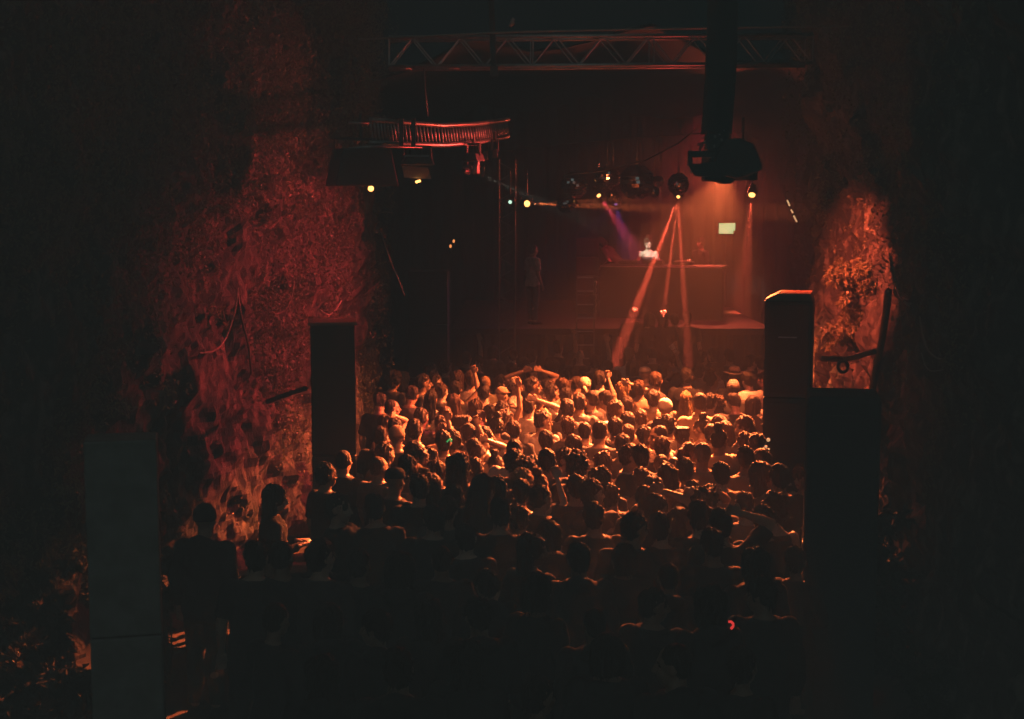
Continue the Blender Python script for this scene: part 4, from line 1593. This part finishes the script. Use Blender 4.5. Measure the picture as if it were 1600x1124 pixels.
# ------------------------------------------------------------------ the crowd
# px, py of the head, yaw (0 = back to the viewer, -90 = facing right, 90 = left, 180 = facing the viewer), hair, top, pose, sex, extras
CROWD = [
 (746,568,165,'short/d','tee/bk','n','m',dict(label='person in black top with lit face turned to the viewer, behind the raised fist')),
 (616,594,-35,'curly/d','tee/dk','n','m',dict(lm='curly head nearest the rock corner')),
 (637,592,-50,'shag/bl','tee/dk','n','f',dict(lm='fair tousled head by the rock corner')),
 (657,597,-80,'short/d','tee/gr','n','m',{}),
 (679,597,-60,'short/d','tee/bk','n','m',{}),
 (705,608,-15,'short/d','tank/bk','u','m',dict(label='dark haired person raising a bent bare arm with closed fist', lm='raised fist')),
 (729,592,10,'short/br','tee/gr','n','m',{}),
 (758,599,8,'crop/bl','tee/ol','n','m',dict(label='broad backed person with cropped fair hair in dull green top', lm='cropped fair head')),
 (782,598,-60,'long/d','tank/tan','n','f',{}),
 (795,579,20,'short/d','tee/dk','n','m',dict(skin='b')),
 (811,603,-110,'bald/d','tee/print','out','f',dict(hat='scarf', hatcol='print', label='person in spotted headscarf and spotted top facing right', lm='spotted headscarf')),
 (834,589,5,'short/d','tank/bk','H','m',dict(label='person with both hands clasped on the back of the head', lm='hands on head')),
 (838,603,-85,'short/d','tee/wh','n','m',dict(label='dark haired person in profile facing right in white tee', lm='white tee profile')),
 (861,603,-80,'short/d','tee/wh','hold','m',dict(label='dark haired person in white checked shirt gazing sideways', tc='check', lm='white checked shirt')),
 (883,620,-30,'short/d','tee/bk','n','m',{}),
 (598,629,-20,'short/d','tee/bk','n','m',{}),
 (619,637,-70,'crop/d','tee/wh','n','m',dict(label='person with cropped dark hair and white tee beside the rock corner', lm='white tee beside the rock')),
 (641,617,-30,'short/d','tee/dk','n','m',{}),
 (669,622,-25,'long/d','tee/wh','n','f',dict(label='person with long dark hair, edge lit orange, in white tee', lm='long dark hair and white tee')),
 (690,612,-40,'short/br','tee/dk','n','m',{}),
 (713,630,0,'long/br','tee/print','n','f',dict(label='person with long brown hair in spotted top under the raised fist', lm='long brown hair and spotted top')),
 (783,617,-30,'bald/d','tee/dk','n','m',dict(hat='cap', hatcol='tan', label='person in tan peaked cap near the spotted headscarf', lm='tan peaked cap')),
 (786,640,-40,'short/d','tank/bk','hi','f',dict(label='person holding one slim bare arm straight up beside the tan cap', lm='slim raised arm')),
 (753,657,0,'short/d','long/tan','ln','m',dict(label='stooping person with a broad rounded tan back', lm='rounded tan back')),
 (830,634,-20,'short/d','tee/wh','n','m',{}),
 (856,654,0,'shag/bl','tee/dk','n','f',dict(label='person with shaggy fair hair spread over the shoulders', lm='shaggy fair hair')),
 (659,653,-30,'short/d','tee/gr','n','m',{}),
 (692,664,0,'short/d','tee/bk','n','m',{}),
 (721,664,-85,'flat/d','tee/bk','n','m',dict(label='young person with shaved sides in profile, black top, mid crowd', lm='shaved sides profile')),
 (589,682,-15,'short/d','tee/bk','n','m',{}),
 (625,684,-10,'bald/d','tee/dk','n','m',dict(hat='beanie', hatcol='tan', label='person in tan close fitting cap, orange lit, near the black column', lm='tan close fitting cap')),
 (650,671,-20,'short/d','tank/bk','b','m',dict(label='person holding a bent bare arm up in front of the black haired back', lm='bent bare arm')),
 (690,690,0,'short/d','tee/tan','n','m',dict(label='broad person in plain tan tee, green glow at the ear', lm='green ear glow', scale=1.03)),
 (714,686,10,'short/d','tee/print','n','m',{}),
 (764,682,-75,'long/d','tank/bk','n','f',dict(label='person with very long dark hair, face half lit, bare shoulder', lm='very long dark hair')),
 (808,671,0,'short/d','tee/bk','n','m',{}),
 (841,657,-15,'short/d','tee/wh','n','f',{}),
 (856,689,0,'short/d','tee/check','n','m',dict(label='person in pale checked top just below the shaggy fair hair', lm='pale checked top')),
 (879,666,0,'short/br','tee/dk','n','m',{}),
 (795,703,-15,'crop/d','tee/wh','n','m',dict(label='shaven headed person in glowing white tee, mid crowd', lm='shaven head and white tee', skin='b')),
 (769,728,-130,'bun/d','tank/tan','n','f',dict(label='person with hair knotted up, lit cheek, tan sleeveless top', lm='knotted hair')),
 (819,737,0,'curly/d','tee/dk','n','m',dict(label='person with big dark curls in front of the white tee', lm='big dark curls')),
 (857,719,5,'short/d','tee/dk','n','m',{}),
 (736,731,0,'short/d','tank/wh','out','f',dict(label='person in white sleeveless top stretching one arm sideways', lm='sideways arm')),
 (641,706,0,'bob/d','tee/tan','n','f',dict(label='person with chin length dark hair and tan top', lm='chin length dark hair')),
 (609,710,-40,'short/br','tee/dk','n','m',{}),
 (598,729,-30,'crop/br','tee/gr','n','m',{}),
 (629,731,0,'short/d','tank/tan','n','m',{}),
 (669,737,-15,'short/br','tee/tan','n','m',{}),
 (890,697,15,'short/d','tee/check','n','m',{}),
 (887,639,0,'short/d','tee/dk','n','m',{}),
 (902,557,0,'bald/d','tee/dk','n','m',dict(label='dim red person with shaved head standing behind the pale headscarf', lm='dim shaved head')),
 (869,543,-30,'short/d','tee/dk','u','m',dict(label='dim red person with one arm held high at the back of the crowd', lm='dim raised arm')),
 (915,603,-10,'bald/d','tee/bk','b','f',dict(hat='scarf', hatcol='print', label='person in pale printed headscarf with one bent arm raised', lm='pale printed headscarf')),
 (985,556,-20,'short/bl','tee/wh','n','m',dict(label='fair haired person in white tee, tallest in the orange light', lm='tall fair head', scale=1.08)),
 (987,574,0,'bob/d','tee/bk','n','f',dict(label='person with smooth dark bob directly before the tall fair head', lm='smooth dark bob')),
 (1013,586,-35,'bald/d','tee/dk','n','m',dict(hat='cap', hatcol='wh', label='person in white peaked cap under the orange beams', lm='white peaked cap')),
 (1038,581,0,'short/d','tee/bk','u','m',dict(label='dark haired person lifting a pale cup to drink', lm='lifted cup', cup=1)),
 (1023,595,-70,'short/br','tee/dk','n','m',{}),
 (981,607,-30,'shag/bl','tank/bk','h','f',dict(label='person with fair wavy hair and one hand behind the neck', lm='fair wavy hair')),
 (998,607,0,'short/br','tee/tan','n','m',{}),
 (1068,588,-20,'short/d','tee/bk','n','m',{}),
 (1080,593,-70,'bob/bl','tank/bk','n','f',dict(label='person with chin length fair hair and bare lit shoulder', lm='chin length fair hair')),
 (1087,580,-10,'short/d','tee/tan','n','m',{}),
 (1093,560,10,'short/d','tee/dk','n','m',dict(skin='b')),
 (1124,579,70,'short/br','tee/wh','n','m',dict(label='person in white tee looking left with brightly lit face, beside the fedora', lm='lit face looking left')),
 (1150,588,0,'short/d','tee/bk','n','m',dict(hat='fedora', label='person wearing a pale straw fedora with dark band', lm='straw fedora')),
 (1118,596,0,'bun/d','tank/bk','n','f',dict(lm='small dark hair knot')),
 (1151,607,0,'short/d','tee/dk','n','m',dict(hat='beanie', hatcol='stripe', label='person in dark striped knitted hat under the straw fedora', lm='striped knitted hat')),
 (1174,594,20,'short/d','tee/wh','f','m',dict(lm='white sleeves by the red topped column')),
 (1196,593,40,'short/d','tee/bk','n','m',{}),
 (941,624,-10,'short/d','tee/dk','n','m',{}),
 (957,640,-60,'short/br','tee/wh','n','m',dict(label='person in white tee, orange lit back, mid crowd beside dark heads', lm='orange lit white back')),
 (985,632,-5,'short/d','tank/wh','n','m',{}),
 (1018,623,0,'short/d','tee/tan','n','m',{}),
 (1044,639,-20,'bald/d','tee/dk','n','m',dict(hat='beanie', hatcol='wh', label='person in pale round cap under the lifted cup', lm='pale round cap')),
 (1066,624,0,'long/bl','tank/tan','n','f',dict(label='person with long smooth fair hair, brightly lit crown', lm='long smooth fair hair')),
 (1089,628,0,'crop/d','tee/tan','n','m',dict(label='tall broad person in tan tee, biggest back in the orange light', lm='biggest tan back', scale=1.07)),
 (1122,632,0,'curly/br','tee/dk','n','f',dict(lm='brown curls')),
 (1149,629,0,'short/d','tee/bk','n','m',{}),
 (1174,631,10,'bob/d','tee/dk','n','f',{}),
 (1207,622,20,'short/d','tee/gr','n','m',{}),
 (905,629,-10,'short/d','tee/gr','n','m',{}),
 (989,658,0,'short/d','tee/tan','n','m',{}),
 (1007,653,-10,'short/br','tee/dk','n','m',{}),
 (1051,663,0,'short/d','tee/gr','n','m',{}),
 (1097,668,5,'bun/d','tank/bk','n','f',dict(lm='dark topknot before the biggest tan back')),
 (1109,677,0,'crop/d','tee/dk','n','m',{}),
 (1156,667,62,'short/br','tee/dk','tl','m',dict(label='young person with swept hair looking left, face half lit', lm='swept hair')),
 (1174,674,0,'short/d','tee/bk','n','m',{}),
 (919,674,0,'crop/d','tee/bk','n','m',dict(label='person with short dark hair in black tee, two white glints by the ear', lm='white ear glints')),
 (959,669,0,'short/d','tee/dk','n','m',{}),
 (983,678,0,'short/br','tee/gr','n','m',{}),
 (1003,682,0,'short/d','tank/tan','n','m',{}),
 (1062,684,0,'flat/d','tee/check','n','m',dict(label='person with flat topped black hair in checked shirt', lm='flat topped hair')),
 (1040,698,-10,'short/br','tee/dk','n','m',{}),
 (1097,709,0,'crop/gy','tee/tan','n','m',dict(label='person with thin grey hair and tan tee, seen from behind', lm='thin grey hair')),
 (1047,729,0,'bald/d','tee/dk','n','m',dict(label='bald person with shiny crown and dark top', lm='shiny bald crown')),
 (989,711,-85,'short/d','tee/wh','n','m',dict(label='dark haired person in profile with white tee and clear lit face', lm='clear lit profile')),
 (963,696,-15,'short/d','tee/dk','n','m',{}),
 (1011,713,0,'short/d','tee/bk','n','m',{}),
 (1170,691,10,'short/br','tee/wh','n','m',dict(lm='white tee behind the strapped back')),
 (1169,715,0,'short/d','tee/tan','n','m',dict(label='dark haired person in tan tee with a dark strap across the back', lm='strapped back', strap=1)),
 (1202,664,15,'curly/d','tee/print','n','f',dict(lm='curly head by the red topped column')),
 (1217,691,20,'long/br','long/red','n','f',dict(label='person with long brown hair and dark red shawl by the speaker column', lm='dark red shawl')),
 (1195,720,150,'bob/d','tee/print','n','f',dict(label='person facing the viewer with dark bob and spotted top, dim face', lm='dim face with bob', skin='c')),
 (943,722,-10,'shag/br','tank/tan','n','f',dict(lm='brown shaggy hair')),
 (908,728,0,'curly/d','tee/bk','n','m',{}),
 (884,718,-120,'short/d','tee/dk','n','m',dict(lm='cheek turned to the lamp')),
 (1134,742,0,'short/d','tee/tan','n','m',dict(label='dark haired person in tan tee, arms low, before the strapped back', lm='front tan tee')),
 (1224,744,10,'short/d','tee/bk','n','m',dict(lm='black top at the crowd edge')),
 (1259,745,120,'curly/br','tank/bk','hold','f',dict(label='person with curly hair turned sideways at the edge, hand at chest', lm='curly edge figure')),
 (609,752,-30,'bald/d','tee/bk','n','m',dict(hat='cap', hatcol='bk', label='person in black peaked cap near the black column', lm='black peaked cap')),
 (644,764,0,'short/d','tee/bk','n','m',{}),
 (688,757,0,'bob/d','tee/bk','n','f',{}),
 (597,791,0,'short/d','tee/bk','n','m',{}),
 (666,809,0,'short/d','tee/bk','n','m',{}),
 (717,777,-10,'short/d','tee/bk','f','m',{}),
 (773,766,0,'shag/d','tee/dk','n','f',{}),
 (806,766,0,'short/d','tank/bk','b','f',dict(label='person with one bent bare arm up, darkest row under the big curls', lm='bent arm in the dark row')),
 (848,779,-40,'short/d','tee/bk','out','m',dict(label='person reaching an open hand out from the dark front row', lm='reaching hand')),
 (773,800,0,'short/d','tee/bk','n','m',{}),
 (815,812,0,'short/d','tee/bk','n','m',{}),
 (889,763,0,'short/d','tee/bk','n','m',{}),
 (934,769,0,'short/d','tee/bk','n','m',{}),
 (965,776,0,'short/d','tee/bk','n','m',{}),
 (1000,779,0,'short/d','tee/bk','n','m',{}),
 (1003,748,-15,'short/br','tank/tan','ph','f',dict(label='person holding a small phone up with both hands', lm='held up phone', phone=1)),
 (1029,763,0,'short/d','tee/bk','n','m',{}),
 (1052,784,0,'bob/d','tee/bk','n','f',{}),
 (1082,771,0,'short/d','tee/bk','n','m',{}),
 (1111,776,0,'short/d','tee/bk','n','m',{}),
 (926,806,0,'short/d','tee/bk','n','m',{}),
 (1070,815,0,'bob/d','tee/bk','n','f',{}),
 (1103,806,0,'short/d','tee/bk','n','m',{}),
 (1137,820,0,'short/d','tee/bk','n','m',{}),
 (1034,825,0,'short/d','tee/bk','n','m',{}),
 (980,826,0,'short/d','tee/bk','n','m',{}),
 (870,832,0,'bob/d','tee/bk','n','f',{}),
 (735,838,0,'short/d','tee/bk','n','m',{}),
 (1190,812,0,'short/d','tee/bk','n','m',{}),
 (535,720,-25,'crop/d','tee/bk','n','m',dict(label='person in black tee standing in front of the plain black column', lm='black tee by the column')),
 (509,743,-50,'short/d','tee/bk','n','m',{}),
 (542,793,-110,'short/d','tee/bk','n','m',dict(label='person whose lit cheek shows in the dark beside the black column', lm='lit cheek in the dark')),
 (437,778,-75,'shag/br','long/bk','f','m',dict(label='person in black jacket with fair rimmed hair before the bright rock streaks', lm='black jacket')),
 (316,812,-10,'bald/d','hood/bk','n','m',dict(hat='beanie', hatcol='bk', label='dark silhouette with knitted hat in front of the red rock streaks', lm='silhouette with knitted hat')),
 (384,872,0,'short/d','tee/bk','n','m',dict(label='low dark silhouette between the knitted hat and the black jacket', lm='low silhouette')),
 (430,868,0,'short/d','tee/bk','n','m',{}),
 (498,872,-20,'short/d','long/dk','n','m',{}),
 # far rows in dim red light
 (800,556,0,'short/d','tee/dk','n','m',{}), (770,549,-30,'bob/d','tee/dk','n','f',{}), (838,557,-20,'short/d','tee/dk','n','m',{}),
 (725,560,-20,'short/d','tee/dk','hi','m',dict(label='dim person stretching a thin arm up at the dark end of the crowd', lm='thin arm in the dark')),
 (820,571,-60,'short/br','tee/dk','n','m',{}), (866,572,-40,'shag/br','tee/dk','n','f',{}), (880,590,-20,'short/d','tee/dk','n','m',{}),
 (925,565,0,'short/d','tee/dk','hi','m',dict(label='dim person with one forearm straight up behind the pale headscarf', lm='straight forearm')),
 (945,576,-30,'short/d','tee/dk','n','m',{}), (962,590,-20,'bob/d','tee/gr','n','f',{}), (930,592,10,'short/d','tee/tan','n','m',{}),
 (900,585,-20,'short/d','tee/gr','n','m',{}), (1055,566,0,'short/d','tee/bk','n','m',{}), (1140,556,0,'short/d','tee/bk','n','m',{}),
 (1170,566,0,'short/d','tee/bk','n','m',{}), (1195,568,30,'short/d','tee/dk','n','m',{}), (1115,553,0,'bob/d','tee/bk','n','f',{}),
 (700,575,-30,'short/d','tee/dk','n','m',{}), (668,580,-20,'short/d','tee/dk','n','m',{}), (1015,556,0,'short/d','tee/bk','n','m',{}),
]

# people glimpsed between the others
_rg = random.Random(23)
_taken = [(c_[0], c_[1]) for c_ in CROWD]
_tries = 0
while len(_taken) < len(CROWD) + 52 and _tries < 9000:
    _tries += 1
    px_, py_ = _rg.uniform(588, 1212), _rg.uniform(575, 800)
    if min(math.hypot((px_ - a) * 1.0, (py_ - b_) * 1.25) for a, b_ in _taken) > 13 + (py_ - 575) * .022:
        _taken.append((px_, py_))
for px_, py_ in _taken[len(CROWD):]:
    far = py_ < 700
    CROWD.append((px_, py_, _rg.choice([0, 10, -15, -35, 20, -60, 45]), _rg.choice(['short/d', 'short/br', 'shag/br', 'curly/d', 'bob/d', 'long/br', 'crop/d', 'short/bl', 'pony/br', 'bun/d']),
                  _rg.choice(['tee/bk', 'tee/dk', 'tee/gr', 'tee/tan', 'tank/tan', 'tee/wh', 'tank/bk', 'long/dk', 'tee/print'] if far else ['tee/bk', 'tee/dk', 'long/dk', 'tank/bk', 'tee/gr']),
                  'n', _rg.choice('mmf'), {}))

HW = {'short': 'short', 'crop': 'close cropped', 'flat': 'flat topped', 'curly': 'curly', 'shag': 'shaggy', 'long': 'long', 'bob': 'chin length', 'pony': 'tied', 'bun': 'knotted', 'updo': 'piled up'}
CW = {'d': 'dark', 'br': 'brown', 'bl': 'fair', 'gy': 'grey'}
TW = {'bk': 'black', 'dk': 'dark grey', 'gr': 'grey', 'tan': 'tan', 'wh': 'white', 'red': 'red', 'ol': 'green', 'blu': 'blue', 'check': 'checked', 'print': 'spotted', 'stripe': 'striped'}

ppl = []
for i, (px, py, yw, hr, tp, pose, sex, ex) in enumerate(CROWD):
    if pose == 'n' and 'label' not in ex:
        pose = _rg.choice(['n', 'n', 'n', 'tl', 'tr', 'hold', 'f', 'dn', 'ti', 'ti'] + (['lu', 'h', 'ph'] if py > 600 and i % 3 == 0 else []))
    hm = head_matrix(pose)
    d = ray(px, py)
    s0 = ex.get('scale', (1.0 if sex == 'm' else .955) + .035 * math.sin(i * 2.3))
    hz0 = hm[2, 3] + .01
    t = (hz0 * s0 - CZ) / d[2]
    ppl.append(dict(px=px, py=py, yaw=R(yw), hair=hr, top=tp, pose=pose, sex=sex, ex=ex, hm=hm, d=d, Y=d[1] * t, hz=hz0, s0=s0, i=i))


def zof(p):
    return CZ + p['d'][2] * p['Y'] / p['d'][1]


def sc(p):
    return zof(p) / p['hz']


for it in range(160):
    for a in range(len(ppl)):
        A_ = ppl[a]
        for b_ in range(a + 1, len(ppl)):
            B_ = ppl[b_]
            dy = B_['Y'] - A_['Y']
            if abs(dy) > .5:
                continue
            dx = B_['d'][0] / B_['d'][1] * B_['Y'] - A_['d'][0] / A_['d'][1] * A_['Y']
            if dx * dx / .40 ** 2 + dy * dy / .34 ** 2 < 1:
                push = .02 if dy >= 0 else -.02
                B_['Y'] += push
                A_['Y'] -= push
    for p in ppl:
        if sc(p) > 1.09:
            p['Y'] += .03
        if sc(p) < .90:
            p['Y'] -= .03

LMS = [p for p in ppl if p['ex'].get('lm')]
used_labels = set()
for p in ppl:
    if p['ex'].get('label'):
        used_labels.add(p['ex']['label'])


def auto_label(p):
    hs, hc = p['hair'].split('/')
    tk = p['top'].split('/')
    hairw = 'bald person' if hs == 'bald' else f"person with {HW[hs]} {CW[hc]} hair"
    yd = math.degrees(p['yaw'])
    topw = f"{TW[tk[1]]} {'vest' if tk[0] == 'tank' else 'top'}"
    near = sorted((q_ for q_ in LMS if q_ is not p), key=lambda q_: math.hypot(q_['px'] - p['px'], (q_['py'] - p['py']) * 1.3))
    for q_ in near[:14]:
        dx, dy = p['px'] - q_['px'], p['py'] - q_['py']
        if abs(dx) >= abs(dy) * .8:
            rel = 'just left of' if dx < 0 else 'just right of'
        else:
            rel = 'behind' if dy < 0 else 'in front of'
        lab = f"{hairw}, {topw}, {rel} the {q_['ex']['lm']}"
        key = rel + q_['ex']['lm']
        if lab not in used_labels and key not in used_labels and len(lab.split()) <= 16:
            used_labels.add(lab)
            used_labels.add(key)
            return lab
    for q_ in near[:14]:
        lab = f"{hairw}, {topw}, near the {q_['ex']['lm']}"
        if lab not in used_labels:
            used_labels.add(lab)
            return lab
    return lab


def hand_point(p, o, side):
    """world position of a person's wrist and the direction of the hand"""
    sh, e, w, c = arm_pts(p['pose'], side)
    w2 = bend([w, w + (w - e) / np.linalg.norm(w - e) * .09], POSES[p['pose']]['lean'])
    mw = o.matrix_basis
    return mw @ Vector(w2[0]), mw @ Vector(w2[1])


PEOPLE = {}
for p in ppl:
    s = sc(p)
    hx, hy = p['hm'][0, 3], p['hm'][1, 3]
    c, sn = math.cos(p['yaw']), math.sin(p['yaw'])
    X = p['d'][0] / p['d'][1] * p['Y']
    bx = X - s * (hx * c - hy * sn)
    by = p['Y'] - s * (hx * sn + hy * c)
    ex = p['ex']
    hs, hc = p['hair'].split('/')
    tk, tcx = p['top'].split('/')
    skin = ex.get('skin', ('a', 'a', 'b', 'a', 'p')[p['i'] % 5])
    o = person(bx, by, 0, p['yaw'], s, p['pose'], p['sex'], hs, hc, tk, ex.get('tc', tcx), skin, ex.get('hat'), ex.get('hatcol'),
               ex.get('label') or auto_label(p), tilt=(_rg.uniform(-2, 2), _rg.uniform(-2.5, 2.5)))
    PEOPLE[p['i']] = o
    mw = o.matrix_basis
    if ex.get('cup'):
        w, h = hand_point(p, o, 1)
        cu_ = empty('plastic_cup', h)
        ax = Vector((-.55, .1, .8)).normalized()
        cu_.rotation_euler = ax.to_track_quat('Z', 'Y').to_euler()
        tag(cu_, 'pale plastic cup tilted up in a raised hand', 'cup')
        MB().loft([(-.02, 0, 0, .032, .032), (.06, 0, 0, .038, .038), (.12, 0, 0, .044, .044)], 18).build('cup_body', mat('cup_plastic', (.75, .72, .66), .35), cu_, smooth=True)
        MB().loft([(.115, 0, 0, .046, .046), (.124, 0, 0, .046, .046)], 18).build('rim', M['edge'], cu_, smooth=True)
    if ex.get('phone'):
        w, h = hand_point(p, o, 1)
        ph = empty('phone', h + Vector((0, 0, .03)), (R(-15), 0, p['yaw']))
        tag(ph, 'small dark phone held up by the person in tan vest', 'phone')
        MB().box((0, 0, 0), (.075, .009, .15)).build('case', M['black'], ph, bevel=.004)
        MB().ell((.022, -.006, .055), (.007, .003, .007), None, 10, 6).build('camera_lens', M['dark_steel'], ph, smooth=True)
    if ex.get('strap'):
        b = MB()
        pts = []
        for k in range(9):
            u = k / 8
            pts.append((.13 - .24 * u, -.150 - .014 * math.sin(u * 3.14), 1.46 - .42 * u))
        b.tube(pts, .020, 6)
        b.build('bag_strap', M['band'], o, smooth=True)

# glowing trinkets worn in the crowd
def trinket(name, pts, r, m, label, cat, Y):
    P = [at(x, y, Y) for x, y in pts]
    b = MB()
    if len(P) == 1:
        b.ell(P[0], r, None, 10, 7)
    else:
        b.tube(P, r, 7)
    o = b.build(name, M[m], smooth=True)
    return tag(o, label, cat)


def Yh(i, off):
    return next(p for p in ppl if p['i'] == i)['Y'] + off


IDX = {p['ex'].get('lm'): p['i'] for p in ppl}
yg = Yh(IDX['green ear glow'], -.13)
trinket('glow_stick', [(698, 691), (701, 688), (704.5, 685), (706, 687), (704.5, 690.5)], .008, 'green', 'small bent green glow stick worn at the ear over the tan tee', 'glow stick', yg)
ye = Yh(IDX['white ear glints'], -.13)
trinket('light_pendant', [(932.3, 683.8)], .012, 'bulb_white', 'lower of two tiny white lights beside the black tee', 'light', ye)
trinket('light_pendant', [(937.8, 680.6)], .012, 'bulb_white', 'upper of two tiny white lights beside the black tee', 'light', ye)
yr = Yh(IDX['dim face with bob'], -.3)
trinket('light_pendant', [(1200.5, 687.5)], .020, 'bulb', 'biggest of three warm dots of light over the dim face', 'light', yr)
trinket('light_pendant', [(1196.5, 698.3)], .016, 'bulb', 'middle one of three warm dots of light over the dim face', 'light', yr)
trinket('light_pendant', [(1201.5, 702)], .010, 'bulb', 'smallest of three warm dots of light over the dim face', 'light', yr)
trinket('red_glint', [(1138, 972), (1142, 971.5), (1145.5, 975), (1145.5, 979), (1142, 983)], .008, 'redglow', 'small curved red glint, made to glow, alone in the dark near crowd', 'glint', 8.4)  # curved red glint drawn as an emissive tube

# near rows that stand in the dark
NEAR = []
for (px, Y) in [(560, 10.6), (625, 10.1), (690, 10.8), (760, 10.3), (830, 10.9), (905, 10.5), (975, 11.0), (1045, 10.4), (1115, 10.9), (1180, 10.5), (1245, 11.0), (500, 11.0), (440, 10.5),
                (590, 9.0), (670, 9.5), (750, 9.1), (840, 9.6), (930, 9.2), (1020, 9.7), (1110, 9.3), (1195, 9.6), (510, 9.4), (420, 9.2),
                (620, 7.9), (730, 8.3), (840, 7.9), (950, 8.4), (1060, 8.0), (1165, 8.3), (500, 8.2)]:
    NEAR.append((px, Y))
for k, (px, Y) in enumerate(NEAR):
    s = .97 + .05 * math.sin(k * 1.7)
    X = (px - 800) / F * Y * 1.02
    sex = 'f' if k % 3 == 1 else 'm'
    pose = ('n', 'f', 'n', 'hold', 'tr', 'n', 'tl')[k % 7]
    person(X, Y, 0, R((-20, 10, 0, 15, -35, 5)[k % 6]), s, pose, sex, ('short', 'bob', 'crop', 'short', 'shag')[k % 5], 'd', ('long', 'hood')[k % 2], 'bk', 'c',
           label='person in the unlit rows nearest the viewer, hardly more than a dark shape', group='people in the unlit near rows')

# front of stage: dark heads against the beams
for px, py, Y, yw, pose, hs, lab in ((991, 490, 27.4, 0, 'n', 'short', 'dark head where the widest orange beam lands before the stage'),
                                     (1014, 499, 27.3, 10, 'n', 'bob', 'dark head between two orange beams before the stage'),
                                     (1036, 496, 27.2, -10, 'n', 'shag', 'head catching bright orange glints where the middle beam lands'),
                                     (1054, 500, 27.4, 0, 'n', 'short', 'dark head just right of the middle beam before the stage'),
                                     (1074, 497, 27.3, -20, 'n', 'short', 'head with one bright glint at the end of the narrowest beam')):
    h = at(px, py, Y)
    rs_ = h.z - 1.655
    o = person(h.x, Y, rs_, R(yw), 1.0, pose, 'm', hs, 'd', 'tee', 'bk', 'a', label=lab.replace('head', 'person', 1), group='people on the low riser before the stage')
rp = at(1034, 500, 27.3)
rz_ = rp.z - 1.655
r_ = empty('riser', (rp.x, 27.45, 0))
tag(r_, 'low dark riser platform on which the dark heads before the stage stand', 'platform')
MB().box((0, 0, rz_ - .06), (2.1, 1.1, .10)).build('deck', M['deck'], r_)
for sx_ in (-1, 0, 1):
    for sy_ in (-1, 1):
        MB().box((sx_ * .95, sy_ * .45, rz_ / 2 - .055), (.06, .06, rz_ - .11)).build('leg', M['dark_steel'], r_)

# performer and the figures on stage
def stage_person(px, py, Y, yw, s, label, **k):
    h = at(px, py, Y)
    hm = head_matrix(k.get('pose', 'n'))
    c, sn = math.cos(R(yw)), math.sin(R(yw))
    return person(h.x - s * (hm[0, 3] * c - hm[1, 3] * sn), Y - s * (hm[0, 3] * sn + hm[1, 3] * c), SZ, R(yw), (h.z - SZ) / hm[2, 3], label=label, group='people on the stage', **k)


stage_person(1013, 381.5, 31.75, 172, .97, 'performer with piled up hair and strapless band top, lit pale behind the table', pose='dj', sex='f', hair='updo', hcol='br', top='tube', tcol='dk', skin='p')
stage_person(834, 391, 29.4, -60, .97, 'person in pale shirt in faint violet light at the stage side', pose='n', sex='m', hair='short', top='tee', tcol='wh')
stage_person(941, 381, 32.3, 60, .97, 'person in magenta lit pale top bending behind the table end', pose='ln', sex='f', hair='bob', top='tee', tcol='dk', skin='b')
stage_person(1094, 380, 31.9, 120, .97, 'faint red person standing deep on the stage behind the beams', pose='hold', sex='m', hair='short', top='tee', tcol='bk', skin='c')



# ------------------------------------------------------------------ haze in the air
hz = MB()
hz.box((0, 13.5, 5.2), (44, 52, 13.0))
hm_ = bpy.data.materials.new('haze')
hm_.use_nodes = True
t = hm_.node_tree
t.nodes.clear()
out = t.nodes.new('ShaderNodeOutputMaterial')
pv = t.nodes.new('ShaderNodeVolumePrincipled')
pv.inputs['Color'].default_value = (.9, .9, .9, 1)
pv.inputs['Density'].default_value = HAZE
pv.inputs['Density Attribute'].default_value = ''
pv.inputs['Anisotropy'].default_value = 0.2
t.links.new(pv.outputs[0], out.inputs['Volume'])
tag(hz.build('haze', hm_), kind='stuff')

# smoke from the stage machines, thicker than the haze
sm_ = MB()
sm_.ell((2.4, 30.6, 3.6), (6.0, 7.0, 4.2), None, 40, 24)
a_ = np.array(sm_.v)
sm_.v = [tuple(p + .35 * np.array(noise.noise_vector(tuple(p * .35)))) for p in a_]
sm2 = hm_.copy()
sm2.name = 'smoke'
for n_ in sm2.node_tree.nodes:
    if n_.type == 'PRINCIPLED_VOLUME':
        n_.inputs['Density'].default_value = SMOKE
tag(sm_.build('smoke', sm2), 'thin machine smoke drifting over the stage', 'smoke', kind='stuff')

# haze added over the near rows to lift the blacks like film fade
nm_ = MB()
nm_.ell((0, 4.0, 3.6), (13, 8.5, 9.0), None, 40, 24)
a_ = np.array(nm_.v)
nm_.v = [tuple(p + .5 * np.array(noise.noise_vector(tuple(p * .3)))) for p in a_]
sm3 = hm_.copy()
sm3.name = 'black_lift_haze'
for n_ in sm3.node_tree.nodes:
    if n_.type == 'PRINCIPLED_VOLUME':
        n_.inputs['Density'].default_value = BLACK_LIFT
        n_.inputs['Anisotropy'].default_value = -0.3
tag(nm_.build('smoke', sm3), 'thin grey haze added over the unlit near rows to lift the blacks', 'smoke', kind='stuff')
